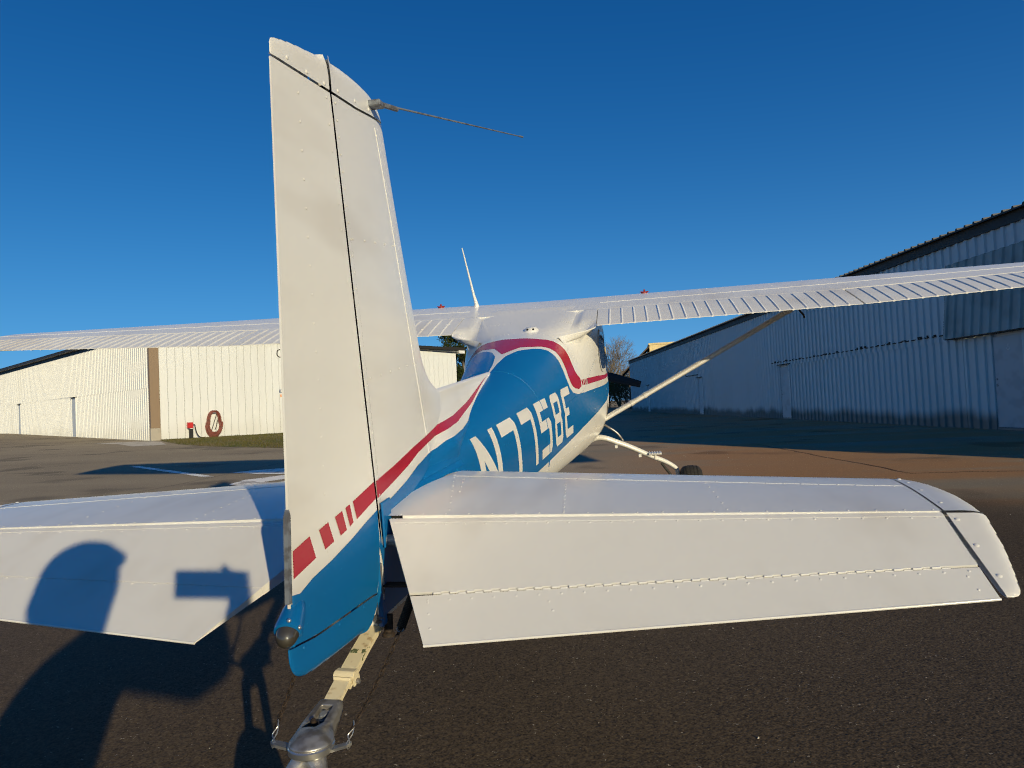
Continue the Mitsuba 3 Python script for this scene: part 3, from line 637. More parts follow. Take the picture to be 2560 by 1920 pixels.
# radio antenna rods on the fin cap
b0 = A([.034, .195, 1.195])
part('nav_antenna', cat([boxm(b0+[-.012, -.012, -.008], b0+[.03, .03, .010], .003), tube([b0+[.02, .01, .002], b0+[.05, .08, .004]], .008, 8)]), 'grey_metal', 30, 'grey rod antenna on the fin tip')
part('nav_antenna__rod', tube([b0+[.02, .01, .002], A([.36, .92, 1.262]), A([.364, .929, 1.2628]), A([.372, .945, 1.264])], [.0034, .0021, .0036, .0036], 8), 'grey_metal', 60)
part('nav_antenna__rod', tube([b0*[-1, 1, 1]+[-.01, .01, .002], A([-.36, .92, 1.262])], [.0042, .0026], 8), 'grey_metal', 60)
# tail light at the rudder heel
c = A([.004, -.485, -.082]); d = A([.12, -.86, -.5]); d /= np.linalg.norm(d)
def lathe(c, d, prof, n=28):
    a, b = frame(d); t = np.linspace(0, 2*np.pi, n+1)
    return grid(np.stack([c + h*d + r*(np.cos(t)[:, None]*a + np.sin(t)[:, None]*b) for h, r in prof]))
part('tail_light', lathe(c, d, [(-.085, .004), (-.075, .018), (-.05, .025), (-.02, .0285), (-.008, .030), (.0, .029), (.002, .024)]), 'blue_paint', 50, 'blue teardrop housing of the tail light')
part('tail_light__lens', lathe(c, d, [(-.004, .0235), (.004, .0235)] + [(.006+.027*math.sin(a), .0225*math.cos(a)) for a in np.linspace(0, np.pi/2, 12)]), 'smoked_lens', 60, 'smoky glass dome of the tail light')
part('tail_light__screw', screws(A([c + d*.0 + A([.028, .0, .012]), c + A([.012, -.012, .032])]), A([[1, -.3, .2], [.4, -.6, .7]]), .0045), 'bright_metal', 60)
hs = plate(Polygon([(-.455, -.015), (-.43, -.02), (-.40, -.055), (-.43, -.11), (-.47, -.12)]), lambda v: np.c_[fin_x(v[:, 0], v[:, 1])+.001, v], lambda v: np.c_[fin_x(v[:, 0], v[:, 1])+.004, v])
part('tail_light__side_plate', hs, 'blue_paint', 20)
# ------------------------------------------------------------------ tailplane and elevators
sh_ = lambda x: np.interp(np.abs(x), [.05, 1.47], [.029, .0125])
LEy = lambda x: np.interp(np.abs(x), [.05, 1.477], [.722, .406])
def stab_z(x, y):
    v = np.clip(y/LEy(x), 0, 1); return sh_(x)*(1+.55*v*(1-v)*2.2)*np.sqrt(np.clip(1-v**3.2, 0, 1))
def stab_mesh(side):
    xs = np.r_[np.linspace(.03, 1.40, 26)]; v = np.r_[np.linspace(0, .7, 12)[:-1], .7+.3*np.sin(np.linspace(0, np.pi/2, 16))]
    P = []
    for q in v:
        x1 = 1.457 + q*(1.477-1.457); x = np.linspace(.03, x1, 28); y = .003 + q*(LEy(x)-.003); z = stab_z(x, y); P.append(np.stack([x, y, z], 1))
    P = np.stack(P); full_ = np.concatenate([P, P[::-1][1:]*[1, 1, -1]], 0)
    e = full_[:, -1]; m = cat([grid(full_), TM(np.vstack([e, e.mean(0)]), [[i, i+1, len(e)] for i in range(len(e)-1)])])
    m.vertices *= [side, 1, 1]; m.merge_vertices(); m.fix_normals(); return m
DE = 0.338
def EL_(x, c, h):      # elevator frame (span, chord aft, height) to the aircraft's
    x, c, h = np.broadcast_arrays(np.asarray(x, float), np.asarray(c, float), np.asarray(h, float))
    return np.stack([x, -c*math.cos(DE) - h*math.sin(DE), -c*math.sin(DE) + h*math.cos(DE)], -1)
eh = lambda x, v: np.interp(np.abs(x), [.07, 1.46], [.0265, .0115])*(1-v*.92)
def el_xc(u, v):
    a0, a1 = A([.066, .004]), A([.268, .432]); b0_, b1 = A([1.453, .004]), A([1.449, .287])
    u, v = np.broadcast_arrays(u, v); u, v = u[..., None], v[..., None]
    p = (a0 + (a1-a0)*v)*(1-u) + (b0_ + (b1-b0_)*v)*u
    return p[..., 0], p[..., 1]
def el_mesh(side, v0, v1, nose=False, du=0.0, thin=0.0):
    u = np.linspace(0, 1, 30); v = np.linspace(v0, v1, 12); rows = []
    for q in v:
        x, c = el_xc(u, np.full(30, q)); rows.append(EL_(x, c, eh(x, q)-thin))
    low = []
    for q in v[::-1]:
        x, c = el_xc(u, np.full(30, q)); low.append(EL_(x, c, -eh(x, q)+thin))
    if nose:
        x, c = el_xc(u, np.full(30, v0)); h = eh(x, v0)
        for a in np.linspace(-1, 1, 9)[1:-1]: low.append(EL_(x, c - .02*math.sqrt(1-a*a), h*a))
    P = np.stack(rows + low + [rows[0]]); ms = [grid(P)]
    for e in (P[:, 0], P[:, -1]): ms.append(TM(np.vstack([e, e.mean(0)]), [[i, i+1, len(e)] for i in range(len(e)-1)]))
    m = cat(ms); m.vertices *= [side, 1, 1]; m.merge_vertices(); m.fix_normals(); return m
def el_rv(side, uv, r=.0036, h=.0016, big=False):
    u, v = A(uv, float).T; x, c = el_xc(u, v); k = eh(x, v)
    P = EL_(x, c, k); n = EL_(0, 0, 1) - EL_(0, 0, 0); n = np.repeat(n[None], len(P), 0)
    return rivets(P*[side, 1, 1], n, r, h, 10)
def hpillow(poly, hfn, border, r, mp, side, cell=.007):
    v, f = cells(poly, cell, cell); fine = LineString(border)
    d = A([fine.distance(Point(p)) for p in v]); k = np.sqrt(np.clip(1-(1-np.clip(d/r, 0, 1))**2, 0, 1)); h = hfn(v)*k
    m = cat([TM(mp(v, h), f), TM(mp(v, -h), f[:, ::-1])]); m.vertices *= [side, 1, 1]; m.merge_vertices(digits_vertex=5); m.fix_normals(); return m
for side in (1, -1):
    sn = part('horizontal_stabilizer', stab_mesh(side), 'white_paint', 40, 'right tailplane, skylit grey-white top with rivet rows' if side > 0 else 'left tailplane beyond the rudder').split('__')[1]
    xg = np.linspace(.06, 1.45, 12)
    part(sn+'__spar_gap_shade', grid(np.stack([np.c_[xg*side, xg*0+.022, sg*stab_z(xg, xg*0+.022)*.99] for sg in (1, -1)])), 'gap_black', False)  # spar plane coloured black, painting in the shade of the elevator gap
    o = [(1.4795, .4035), (1.50, .398), (1.518, .386), (1.538, .345), (1.552, .292), (1.560, .225), (1.563, .158), (1.558, .08), (1.549, .011)]
    part(sn+'__tip_cap', hpillow(Polygon(o + [(1.549, .004), (1.4615, .004), (1.4795, .4035)][0:2]), lambda v: stab_z(np.minimum(v[:, 0], 1.46), np.minimum(v[:, 1], LEy(1.46)*.93))*1.03 + .0006, o, .06, lambda v, h: np.c_[v, h], side), 'white_paint', 40, 'rounded tip cap with screws')
    for y in (.37, .30, .20, .07):
        x = 1.4795 - (.4035-y)*.045 + .016; z = float(stab_z(1.46, y))*1.03
        part(sn+'__cap_screw', screws(A([[x*side, y, z]]), A([[0, 0, 1]]), .0062), 'white_paint', 60)
    R = [along([(.13, LEy(.13)*.71), (1.44, LEy(1.44)*.62)], .047), along([(.09, .016), (1.44, .014)], .062)]
    for xx, n in ((.52, 9), (.94, 6)): R.append(np.stack([xx + np.linspace(0, .02, n), np.linspace(.33, .03, n)], 1))
    R.append(np.stack([np.linspace(.10, .22, 9), np.linspace(.60, .05, 9)], 1)*[1, 1])
    R.append(np.stack([np.linspace(.16, .20, 5), np.linspace(.50, .25, 5)], 1))
    R = np.vstack(R); z = stab_z(R[:, 0], R[:, 1]); e = 2e-3; nz = np.stack([0*z, -(stab_z(R[:, 0], R[:, 1]+e)-stab_z(R[:, 0], R[:, 1]-e))/(2*e), 1+0*z], 1)
    part(sn+'__rivets', rivets(np.c_[R, z]*[side, 1, 1], nz, .0034, .0015), 'white_paint', 60, kind='stuff')
    # lapped nose skin edge
    x = np.linspace(.115, 1.465, 30); L = []
    for dv, o_ in ((-.006, 0), (-.0055, .0010), (.01, .0010)):
        y = LEy(x)*np.interp(x, [.13, 1.44], [.71, .62]) + .010 + dv; L.append(np.stack([x*side, y, stab_z(x, y)+o_], 1))
    m = grid(np.stack(L)); m.fix_normals(); part(sn+'__nose_skin', m, 'white_paint', 20)
    # bare strip at the rear edge
    L = [np.stack([np.linspace(.10, 1.45, 30)*side, np.full(30, y), stab_z(np.linspace(.10, 1.45, 30), y)+o_], 1) for y, o_ in ((.0005, -.012), (.0005, .0012), (.006, .0014), (.0062, 0))]
    m = grid(np.stack(L)); m.fix_normals(); part(sn+'__edge_strip', m, 'white_paint', 20)
    en = part('elevator', el_mesh(side, 0, .647 if side > 0 else .60, True), 'white_paint', 30, 'sunlit right elevator drooping behind the tailplane' if side > 0 else 'left elevator crossed by the photographer\'s shadow').split('__')[1]
    aft = part(en+('__trim_tab' if side > 0 else '__aft_skin'), el_mesh(side, .668 if side > 0 else .603, 1.0, thin=0.0 if side > 0 else .0008), 'white_paint', 30, 'full-width trim tab on a piano hinge' if side > 0 else None)
    # rolled trailing edge
    x, c_ = el_xc(np.linspace(0, 1, 20), np.full(20, 1.0)); part(en+'__rolled_edge', tube(EL_(x, c_+.001, 0)*[side, 1, 1], .0032, 8), 'white_paint', 60)
    # horn balance
    eo = [(1.549, .006), (1.547, .03), (1.541, .07), (1.532, .129), (1.515, .202), (1.5, .256), (1.4945, .270), (1.486, .279), (1.475, .2825), (1.463, .282)]
    hn = lambda v: np.interp(v[:, 1], [0, .28], [.0135, .006])
    part(en+'__horn', hpillow(Polygon([(1.4605, .004)] + eo[::1] + [(1.462, .27)] if False else [(1.4605, .004)] + eo + [(1.4605, .26)]), hn, eo, .03, lambda v, h: EL_(v[:, 0], v[:, 1], h), side), 'white_paint', 40, 'rounded horn at the elevator tip')
    for cc in (.03, .125, .225):
        p = EL_(1.474, cc, float(np.interp(cc, [0, .28], [.0135, .006]))*.97); part(en+'__horn_screw', screws(p*[side, 1, 1], (EL_(0, 0, 1)-EL_(0, 0, 0))[None], .007), 'white_paint', 60)
    uv = [(u, .055) for u in np.linspace(.03, .985, 25 if side > 0 else 20)]
    if side > 0:
        uv += [(u, .60) for u in np.linspace(.01, .98, 26)] + [(u, .705) for u in np.linspace(.03, .98, 24)] + [(.03, .72), (.025, .80), (.02, .90), (.972, .76), (.975, .9), (.25, .76), (.25, .83)]
    else: uv += [(u, .615) for u in np.linspace(.08, .98, 18)]
    part(en+'__rivets', el_rv(side, uv, .0037), 'white_paint', 60, kind='stuff')
    # lap of the nose skin
    x, c_ = el_xc(np.linspace(0.0, 1, 20), np.full(20, .038)); L = [EL_(x, c_+dc, eh(x, .038)+o_)*[side, 1, 1] for dc, o_ in ((-.012, .0008), (0, .0008), (.0006, -.001))]
    m = grid(np.stack(L)); m.fix_normals(); part(en+'__nose_lap', m, 'white_paint', 20)
    if side > 0:
        # hinge leaf and knuckles
        u = np.linspace(0, 1, 20); L = []
        for q, o_ in ((.575, -.001), (.577, .0013), (.646, .0013), (.647, -.001)):
            x, c_ = el_xc(u, np.full(20, q)); L.append(EL_(x, c_, eh(x, q)+o_))
        m = grid(np.stack(L)); m.fix_normals(); hk = part(en+'__hinge', m, 'white_paint', 20, 'piano hinge of the trim tab')
        a, b, n = .045, .955, 58
        ku, kd = [], []
        for k in range(n):
            u0, u1 = a+(b-a)*k/n, a+(b-a)*(k+.92)/n; x, c_ = el_xc(A([u0, u1]), A([.657, .657])); up = k % 2 == 0
            p = EL_(x, c_ + (-.0012 if up else .0016), eh(x, .657)-(.0004 if up else .0018)); (ku if up else kd).append(tube(p, .0032 if up else .0026, 6))
        part(en+'__hinge_knuckles', cat(ku+kd), 'white_paint', 40, kind='stuff')
        x, c_ = el_xc(np.linspace(0, 1, 20), np.full(20, .657)); part(en+'__hinge_pin', tube(EL_(x, c_, eh(x, .657)-.006), .003, 6), 'rust', 60)
# torque tube, brackets and fittings between rudder and elevators
part('torque_tube', cat([cyl(A([-.12, -.012, -.035]), A([.12, -.012, -.035]), .0165, 18)]), 'grey_metal', 40, 'grey torque tube joining the elevators')
part('torque_tube__bracket', cat([boxm([.052, -.034, -.05], [.058, .03, .075], .002), boxm([-.058, -.034, -.05], [-.052, .03, .075], .002)]), 'blue_paint', 20)
part('tail_post', cat([boxm([.030, -.062, -.26], [.046, -.03, -.06], .004), boxm([-.046, -.062, -.26], [-.030, -.03, -.06], .004)]), 'blue_paint', 20, 'blue tail post fitting below the tailplane')
part('tail_post__inspection_plate', boxm([.046, -.058, -.17], [.049, -.036, -.085], .002), 'grey_metal', 20)
part('tail_post__nut', lathe(A([.03, -.05, -.235]), A([.3, -.6, -.5])/.84, [(0, .0), (0, .014), (.012, .014), (.012, .006), (.018, .006), (.018, 0)]), 'grey_metal', 30)
part('tail_post__tie_down_ring', lathe(A([.045, -.02, -.24]), A([0, -.2, -.98]), [(0, .0), (0, .012), (.045, .012), (.05, .017), (.058, .018), (.058, .0)]), 'rust', 30)
# stab root edge trim and dents
for side in (1, -1):
    yv = np.linspace(0, .70, 30); x = np.maximum(fus_x(yv, .035), .05)
    L = [np.stack([(fus_x(yv, zz)+o)*side, yv, zz+0*yv], 1) for zz, o in ((.050, .002), (.049, .005), (.036, .006), (.031, .012))]
    m = grid(np.stack(L)); m.fix_normals(); part('root_trim', m, 'blue_paint', 20)
# ------------------------------------------------------------------ tail spring, tail wheel, chains (measured in the world frame)
def wpart(name, mesh, bsdf, smooth=30, label=None, kind=None):
    k = num(f'{PLANE}__{name}'); put(k, mesh, bsdf, smooth); d = {**({'label': label} if label else {}), **({'kind': kind} if kind else {})}
    if d: labels[k] = d
    return k
S0, S1 = A([0.012, .02, .462]), A([-.006, -.250, .350])
def leafm(a, b, w, t, off):
    d = (b-a)/np.linalg.norm(b-a); sx = A([1., 0, 0]); sx -= d*(sx@d); sx /= np.linalg.norm(sx); up_ = np.cross(sx, d)
    if up_[2] < 0: up_ = -up_
    P = []
    pts = smoothpts([a, (a+b)/2 + up_*.006, b], 8)
    for p in pts:
        q = p + up_*off; P.append([q + sx*w/2+up_*t/2, q-sx*w/2+up_*t/2, q-sx*w/2-up_*t/2, q+sx*w/2-up_*t/2, q+sx*w/2+up_*t/2])
    P = A(P); m = cat([grid(P)] + [TM(e[:4], [[0, 1, 2, 3]]) for e in (P[0], P[-1])]); m.merge_vertices(); m.fix_normals(); return m
D = (S1-S0)/np.linalg.norm(S1-S0)
wpart('tail_spring', leafm(S0, S1+D*.02, .040, .0065, 0), 'ivory_paint', 20, 'ivory painted leaf spring with rubbed green paint')
wpart('tail_spring__leaf', leafm(S0, S1+D*.028, .039, .006, -.0075), 'ivory_paint', 20); wpart('tail_spring__leaf', leafm(S0, S1-D*.05, .039, .006, -.0145), 'ivory_paint', 20)
wpart('tail_spring__scuff', leafm(S0+D*.115, S0+D*.165, .0404, .0068, .0004), 'green_scuff', 20, 'scraped patch of green paint')
C0 = S0 + D*.205
wpart('tail_spring__clamp', cat([leafm(C0, C0+D*.028, .050, .006, .0075), leafm(C0+D*.0, C0+D*.028, .0055, .030, -.006).copy().apply_translation([.0245, 0, 0]) , leafm(C0, C0+D*.028, .0055, .030, -.006).copy().apply_translation([-.0245, 0, 0]), leafm(C0+D*.03, C0+D*.036, .046, .007, .004)]), 'ivory_paint', 20, 'ivory clamp round the spring leaves')
wpart('tail_spring__clamp_rivet', rivets((C0+D*.014+A([0, -.004, .0135]))[None], A([[0, -.38, .92]]), .005, .002, 12), 'ivory_paint', 60)
wpart('tail_spring__bolt', cyl(C0+D*.014+A([-.032, 0, -.012]), C0+D*.014+A([.036, 0, -.012]), .0065, 6), 'cast_metal', 20)
# tail-wheel head: a cast bracket that widens into the round swivel
def blob(spheres, links, refine=.006, it=12):
    ms = []
    for i, j in links:
        P = []
        for k in {i, j}:
            c_, r_ = spheres[k]; s_ = trimesh.creation.icosphere(2, r_); P.append(s_.vertices + c_)
        ms.append(trimesh.convex.convex_hull(np.vstack(P)))
    mm = m3.Manifold.batch_boolean([m3.Manifold(m3.Mesh(A(q.vertices, np.float32), A(q.faces, np.uint32))) for q in ms], m3.OpType.Add).refine_to_length(refine).to_mesh()
    t = trimesh.Trimesh(mm.vert_properties[:, :3], mm.tri_verts, process=True)
    trimesh.smoothing.filter_taubin(t, iterations=it); return t
B1 = S1 + D*.012 + A([0, 0, -.004]); KP = A([.006, -.392, .326])
lf = A([1, 0, 0]); upn = np.cross(lf, D); upn = upn if upn[2] > 0 else -upn
def mani(q): return m3.Manifold(m3.Mesh(A(q.vertices, np.float32), A(q.faces, np.uint32)))
def ball(c, r, k=(1, 1, 1)): return trimesh.creation.icosphere(2, r).vertices*A(k, float) + c
top_ = [ball(B1 + sg*lf*.0215 + upn*.004, .0085) for sg in (1, -1)]; low_ = [ball(B1 + sg*lf*.018 - upn*.016, .008) for sg in (1, -1)]
mid_ = [ball(B1 + D*.07 + sg*lf*.028 + upn*.010, .0095) for sg in (1, -1)] + [ball(B1 + D*.07 + sg*lf*.027 - upn*.02, .009) for sg in (1, -1)]
rnd = [ball(KP + A([0, 0, -.006]), .049, (1, 1, .28)), ball(KP + A([0, .002, .002]), .037, (1, 1, .42))]
hm_ = mani(trimesh.convex.convex_hull(np.vstack(top_+low_+mid_))) + mani(trimesh.convex.convex_hull(np.vstack(mid_+rnd)))
slot = [B1 + D*d_ + s_*lf*w_ + upn*u_ for d_, w_ in ((.014, .0145), (.10, .0165)) for s_ in (1, -1) for u_ in (-.004, .05)]
mm = (hm_ - mani(trimesh.convex.convex_hull(A(slot)))).refine_to_length(.004).to_mesh()
hd = trimesh.Trimesh(mm.vert_properties[:, :3], mm.tri_verts, process=True); trimesh.smoothing.filter_taubin(hd, iterations=8)
wpart('tailwheel', hd, 'cast_metal', True, 'cast metal tailwheel head below the rudder')
P0 = B1 + D*.036 + upn*.0
wpart('tailwheel__bolt', cat([lathe(P0, upn, [(-.004, .0), (-.004, .015), (.002, .015), (.002, .0105), (.010, .0105), (.012, .008), (.012, 0)], 6)]), 'grey_metal', 15, 'hexagonal bolt head')
P1 = B1 + D*.072 + upn*.004 + A([-.004, 0, 0])
wpart('tailwheel__nut', cat([lathe(P1, upn, [(-.01, 0), (-.01, .013), (.0, .013), (.003, .0095), (.014, .0095), (.014, .006), (.026, .006), (.026, 0)], 16)]), 'rust', 25, 'dark greasy nut and stud')
wpart('tailwheel__collar', lathe(KP+A([0, 0, -.012]), A([0, 0, -1.]), [(-.004, 0.), (-.004, .046), (0, .050), (.011, .050), (.015, .046), (.015, 0)], 40), 'bright_metal', 40)
FK = KP + A([0, 0, -.03])
fk = blob({0: (FK+A([0, 0, .0]), .030), 1: (FK+A([-.034, -.03, -.03]), .016), 2: (FK+A([-.038, -.085, -.165]), .010), 3: (FK+A([.034, -.03, -.03]), .016), 4: (FK+A([.038, -.085, -.165]), .010)}, [(0, 1), (1, 2), (0, 3), (3, 4)])
wpart('tailwheel__fork', fk, 'cast_metal', True)
WC = A([KP[0], KP[1]-.115, .102])
def wheel(c, R, w, n=40):
    prof = [(-w*.30, R*.55), (-w*.5, R*.68), (-w*.52, R*.84), (-w*.40, R*.95), (-w*.15, R*.995), (0, R), (w*.15, R*.995), (w*.40, R*.95), (w*.52, R*.84), (w*.5, R*.68), (w*.30, R*.55)]
    return lathe(c, A([1., 0, 0]), prof, n), lathe(c, A([1., 0, 0]), [(-w*.36, 0), (-w*.36, R*.22), (-w*.22, R*.3), (-w*.28, R*.56), (w*.28, R*.56), (w*.22, R*.3), (w*.36, R*.22), (w*.36, 0)], n)
ty, hb = wheel(WC, .102, .055)
wpart('tailwheel__tyre', ty, 'black_rubber', 40); wpart('tailwheel__hub', hb, 'cast_metal', 30)
AL_, AR_ = A([-.083, -.392, .312]), A([.092, -.392, .316])
for a, rr in ((AL_, -1), (AR_, 1)):
    k0 = KP + A([.044*rr, .004, -.024]); d = a-k0; d /= np.linalg.norm(d); n_ = np.cross(d, [0, 0, 1.]); n_ /= np.linalg.norm(n_)
    P = A([[k0+n_*.012+[0, 0, .003], a+n_*.010+[0, 0, .003], a-n_*.010+[0, 0, .003], k0-n_*.012+[0, 0, .003]], [k0+n_*.012-[0, 0, .003], a+n_*.010-[0, 0, .003], a-n_*.010-[0, 0, .003], k0-n_*.012-[0, 0, .003]]]).reshape(-1, 3)
    m = trimesh.convex.convex_hull(np.vstack([P, a+d*.008+[0, 0, .003], a+d*.008-[0, 0, .003]]))
    wpart('tailwheel__steering_arm', m, 'bright_metal', 20)
def chain(a, b, pitch=.016, w=.0055, r=.0018):
    n = int(np.linalg.norm(b-a)/pitch); d = (b-a)/np.linalg.norm(b-a); u, v = frame(d); ms = []
    for k in range(n):
        t_ = (k+.5)/n; c_ = a + (b-a)*t_ - A([0, 0, .012])*4*t_*(1-t_); e = u if k % 2 == 0 else v; e = e*math.cos(.5)+np.cross(d, e)*math.sin(.5)
        L = pitch*.72; th_ = np.linspace(0, 2*np.pi, 11); ms.append(tube(c_ + np.cos(th_)[:, None]*d*L + np.sin(th_)[:, None]*e*w, r, 5, cap=False))
    return cat(ms)
def coil(a, b, r, turns, wire):
    n = turns*12; t_ = np.linspace(0, 1, n); d = b-a; u, v = frame(d)
    return tube(a + t_[:, None]*d + r*(np.cos(2*np.pi*turns*t_)[:, None]*u + np.sin(2*np.pi*turns*t_)[:, None]*v), wire, 5)
RA, RBt, RE = A([.145, -.06, .56]), A([.125, -.125, .478]), A([.094, -.375, .345])
LA, LBt, LE_ = A([-.145, -.06, .56]), A([-.125, -.125, .478]), A([-.085, -.375, .342])
for (a, b, e, arm) in ((RA, RBt, RE, AR_), (LA, LBt, LE_, AL_)):
    cn = wpart('steering_chain', chain(b, e), 'rust', 60, 'rusty steering chain from the rudder horn to the tailwheel').split('__')[1]
    wpart(cn+'__spring', cat([coil(a, b, .0105, 26, .0022), cyl(a, b, .008, 10)]), 'gap_black', 60, 'dark coil spring')
    wpart(cn+'__end_loop', coil(b+[0, .006, -.002], b+[0, -.004, .002], .009, 2, .0018), 'grey_metal', 60)
    wpart(cn+'__hook', tube(smoothpts([e+[0, .01, .01], e+[.004, 0, 0], (e+arm)/2+[-.006, 0, 0], arm+[.004, .0, .0], arm+[0, -.004, -.008], arm+[-.006, 0, .0], (e+arm)/2+[.004, .004, .004], e+[0, .01, .008]], 24), .0016, 6), 'bright_metal', 60)
part('rudder__horn', boxm([-.15, -.055, -.152], [.15, -.025, -.146], .002), 'gap_black', 20)
# ------------------------------------------------------------------ main gear, propeller, hose
for side in (1, -1):
    leg = [A([.36*side, 4.17, -.475]), A([.46*side, 4.17, -.445]), A([.62*side, 4.2, -.50]), A([.90*side, 4.26, -.64]), A([1.06*side, 4.30, -.725]), A([1.115*side, 4.31, -.78]), A([1.125*side, 4.31, -.88]), A([1.13*side, 4.31, -.95])]
    lk = part('main_gear_leg', tube(smoothpts(leg, 40), np.linspace(.034, .024, 40), 14, .75), 'white_paint', 60, 'white spring leg slanting down to the right wheel' if side > 0 else None).split('__')[1]
    b = A([.93*side, 4.24, -.615]); ms = [boxm(b+[-.055, -.05, .0], b+[.055, .04, .008], .002)] + [boxm(b+[-.05+.022*k, -.05, .008], b+[-.042+.022*k, .04, .016]) for k in range(5)] + [cyl(b+[0, 0, -.05], b+[0, 0, .002], .012, 8)]
    part(lk+'__step', cat(ms), 'white_paint', 20, 'small ridged step')
    part(lk+'__brake_line', tube(smoothpts([A([.98*side, 4.25, -.70]), A([1.03*side, 4.24, -.77]), A([1.08*side, 4.25, -.84]), A([1.12*side, 4.27, -.88])], 14), .012, 8), 'black_rubber', 60)
    for q in (A([.60*side, 4.19, -.53]), A([.80*side, 4.24, -.625])): part(lk+'__clip', boxm(q+[-.012, -.02, -.014], q+[.012, .02, .012], .002), 'white_paint', 20)
    wc = W(A([1.225*side, 4.31, 0]))[0]; wc[2] = .222 + float(gz(wc[0]))
    ty, hb = wheel(wc, .222, .165)
    grooves = cat([lathe(wc, A([1., 0, 0]), [(o-.004, .2235 - abs(o)*.1), (o+.004, .2235-abs(o)*.1)], 40) for o in (-.045, -.015, .015, .045)])
    wn = num(f'{PLANE}__main_wheel'); put(wn, hb, 'white_paint', 30); put(wn+'__tyre', ty, 'black_rubber', 40); put(wn+'__tread_groove', grooves, 'gap_black', 40)
    part('main_gear_leg__axle' if side > 0 else 'main_gear_leg_001__axle', cyl(A([1.11*side, 4.31, -.965]), A([1.25*side, 4.31, -.965]), .02, 12), 'grey_metal', 40)
part('drain_hose', tube(smoothpts([A([.50, 4.35, -.36]), A([.56, 4.3, -.39]), A([.61, 4.3, -.43]), A([.66, 4.28, -.50])], 20), .011, 8), 'cast_metal', 60, 'grey drain hose under the belly')
part('belly_skin_edge', ring(4.10, 0, .53, .80, .012, .004), 'bright_metal', 60)
part('belly_skin_edge', ring(4.20, .02, .55, .78, .01, .005), 'cast_metal', 60)
PC = A([0, 6.16, .09])
def blade(ang):
    d = A([math.cos(ang), 0, math.sin(ang)]); w_ = A([-math.sin(ang), 0, math.cos(ang)]); rows = []
    for r_, cw, tw, t_ in ((.05, .05, 1.1, .035), (.16, .085, .8, .03), (.35, .112, .5, .02), (.6, .108, .33, .014), (.8, .088, .26, .010), (.9, .076, .22, .008), (.91, .072, .22, .003)):
        a = np.linspace(0, 2*np.pi, 13); u = np.cos(a)*cw/2; v = np.sin(a)*t_/2
        e = w_*math.cos(tw) + A([0, 1., 0])*math.sin(tw); n_ = np.cross(d, e); rows.append(PC + d*r_ + u[:, None]*e + v[:, None]*n_)
    m = grid(A(rows)); m.fix_normals(); return m
part('propeller', blade(math.radians(-16.5)), 'black_paint', 40, 'black propeller blade showing past the nose')
part('propeller__blade', blade(math.radians(163.5)), 'black_paint', 40)
part('propeller__spinner', lathe(PC, A([0, 1., 0]), [(-.03, .13), (.03, .13), (.1, .11), (.17, .07), (.21, .0)]), 'white_paint', 50)
# ------------------------------------------------------------------ hangars
class Wall:
    def __init__(self, c, ang, out):
        self.c, self.u = A(c, float), A([math.sin(math.radians(ang)), math.cos(math.radians(ang))]); self.n = A([self.u[1], -self.u[0]])*out
    def __call__(self, s, o, z):
        s, o, z = np.broadcast_arrays(np.asarray(s, float), np.asarray(o, float), np.asarray(z, float)); p = self.c + s[..., None]*self.u + o[..., None]*self.n
        return np.concatenate([p, z[..., None]], -1)
    def box(self, s0, s1, o0, o1, z0, z1, ch=0.):
        m = boxm([s0, o0, z0], [s1, o1, z1], ch); m.vertices = self(m.vertices[:, 0], m.vertices[:, 1], m.vertices[:, 2]); m.fix_normals(); return m
    def sheet(self, s0, s1, zlo, zhi, o=0.0, pitch=.3, dep=.042, lean=0.0, n=2):
        """ribbed sheet; zlo and zhi are functions of s"""
        k = int(round((s1-s0)/pitch)); q = (s1-s0)/k
        ss = np.concatenate([s0 + q*i + q*A([.0, .52, .60, .86, .94]) for i in range(k)] + [[s1]]); oo = np.r_[np.tile([0, 0, dep, dep, 0], k), 0]
        a, b = zlo(ss), zhi(ss); rows = [self(ss, o + oo + lean*(1-t), a + (b-a)*t) for t in np.linspace(0, 1, n)]
        return grid(np.stack(rows))
    def face(self, poly, o0, o1): return plate(poly, lambda v: self(v[:, 0], o0, v[:, 1]), lambda v: self(v[:, 0], o1, v[:, 1]))
def door(root, wall, s0, s1, z0, z1, o, leafb, frameb, handle_side, label=None):
    d = num(root+'__door'); put(d, wall.box(s0, s1, o, o+.045, z0+.06, z1, .004), leafb, 20, **({'label': label} if label else {}))
    put(d+'__frame', wall.box(s0-.08, s0-.003, o, o+.075, z0, z1+.08, .004), frameb, 20); put(d+'__frame_001', wall.box(s1+.003, s1+.08, o, o+.075, z0, z1+.08, .004), frameb, 20)
    put(d+'__lintel', wall.box(s0-.10, s1+.10, o, o+.14, z1+.085, z1+.12, .004), 'dark_fascia', 20)
    put(d+'__sill', wall.box(s0-.003, s1+.003, o, o+.06, z0, z0+.055, .004), frameb, 20)
    h = s0 + .07 if handle_side < 0 else s1 - .07; zc = z0 + (z1-z0)*.48
    k = wall(A([h, h]), A([o+.045, o+.11]), A([zc, zc])); put(d+'__handle', lathe(k[0], k[1]-k[0], [(0, 0), (0, .03), (.012, .03), (.02, .013), (.05, .013), (.055, .034), (.08, .03), (.085, 0)]), 'grey_metal', 30)
    k = wall(A([h, h]), A([o+.045, o+.065]), A([zc+.13, zc+.13])); put(d+'__lock', lathe(k[0], k[1]-k[0], [(0, 0), (0, .028), (.02, .024), (.02, 0)]), 'grey_metal', 30)
    return d
cst = lambda v: (lambda s: np.full(np.shape(s), float(v)))
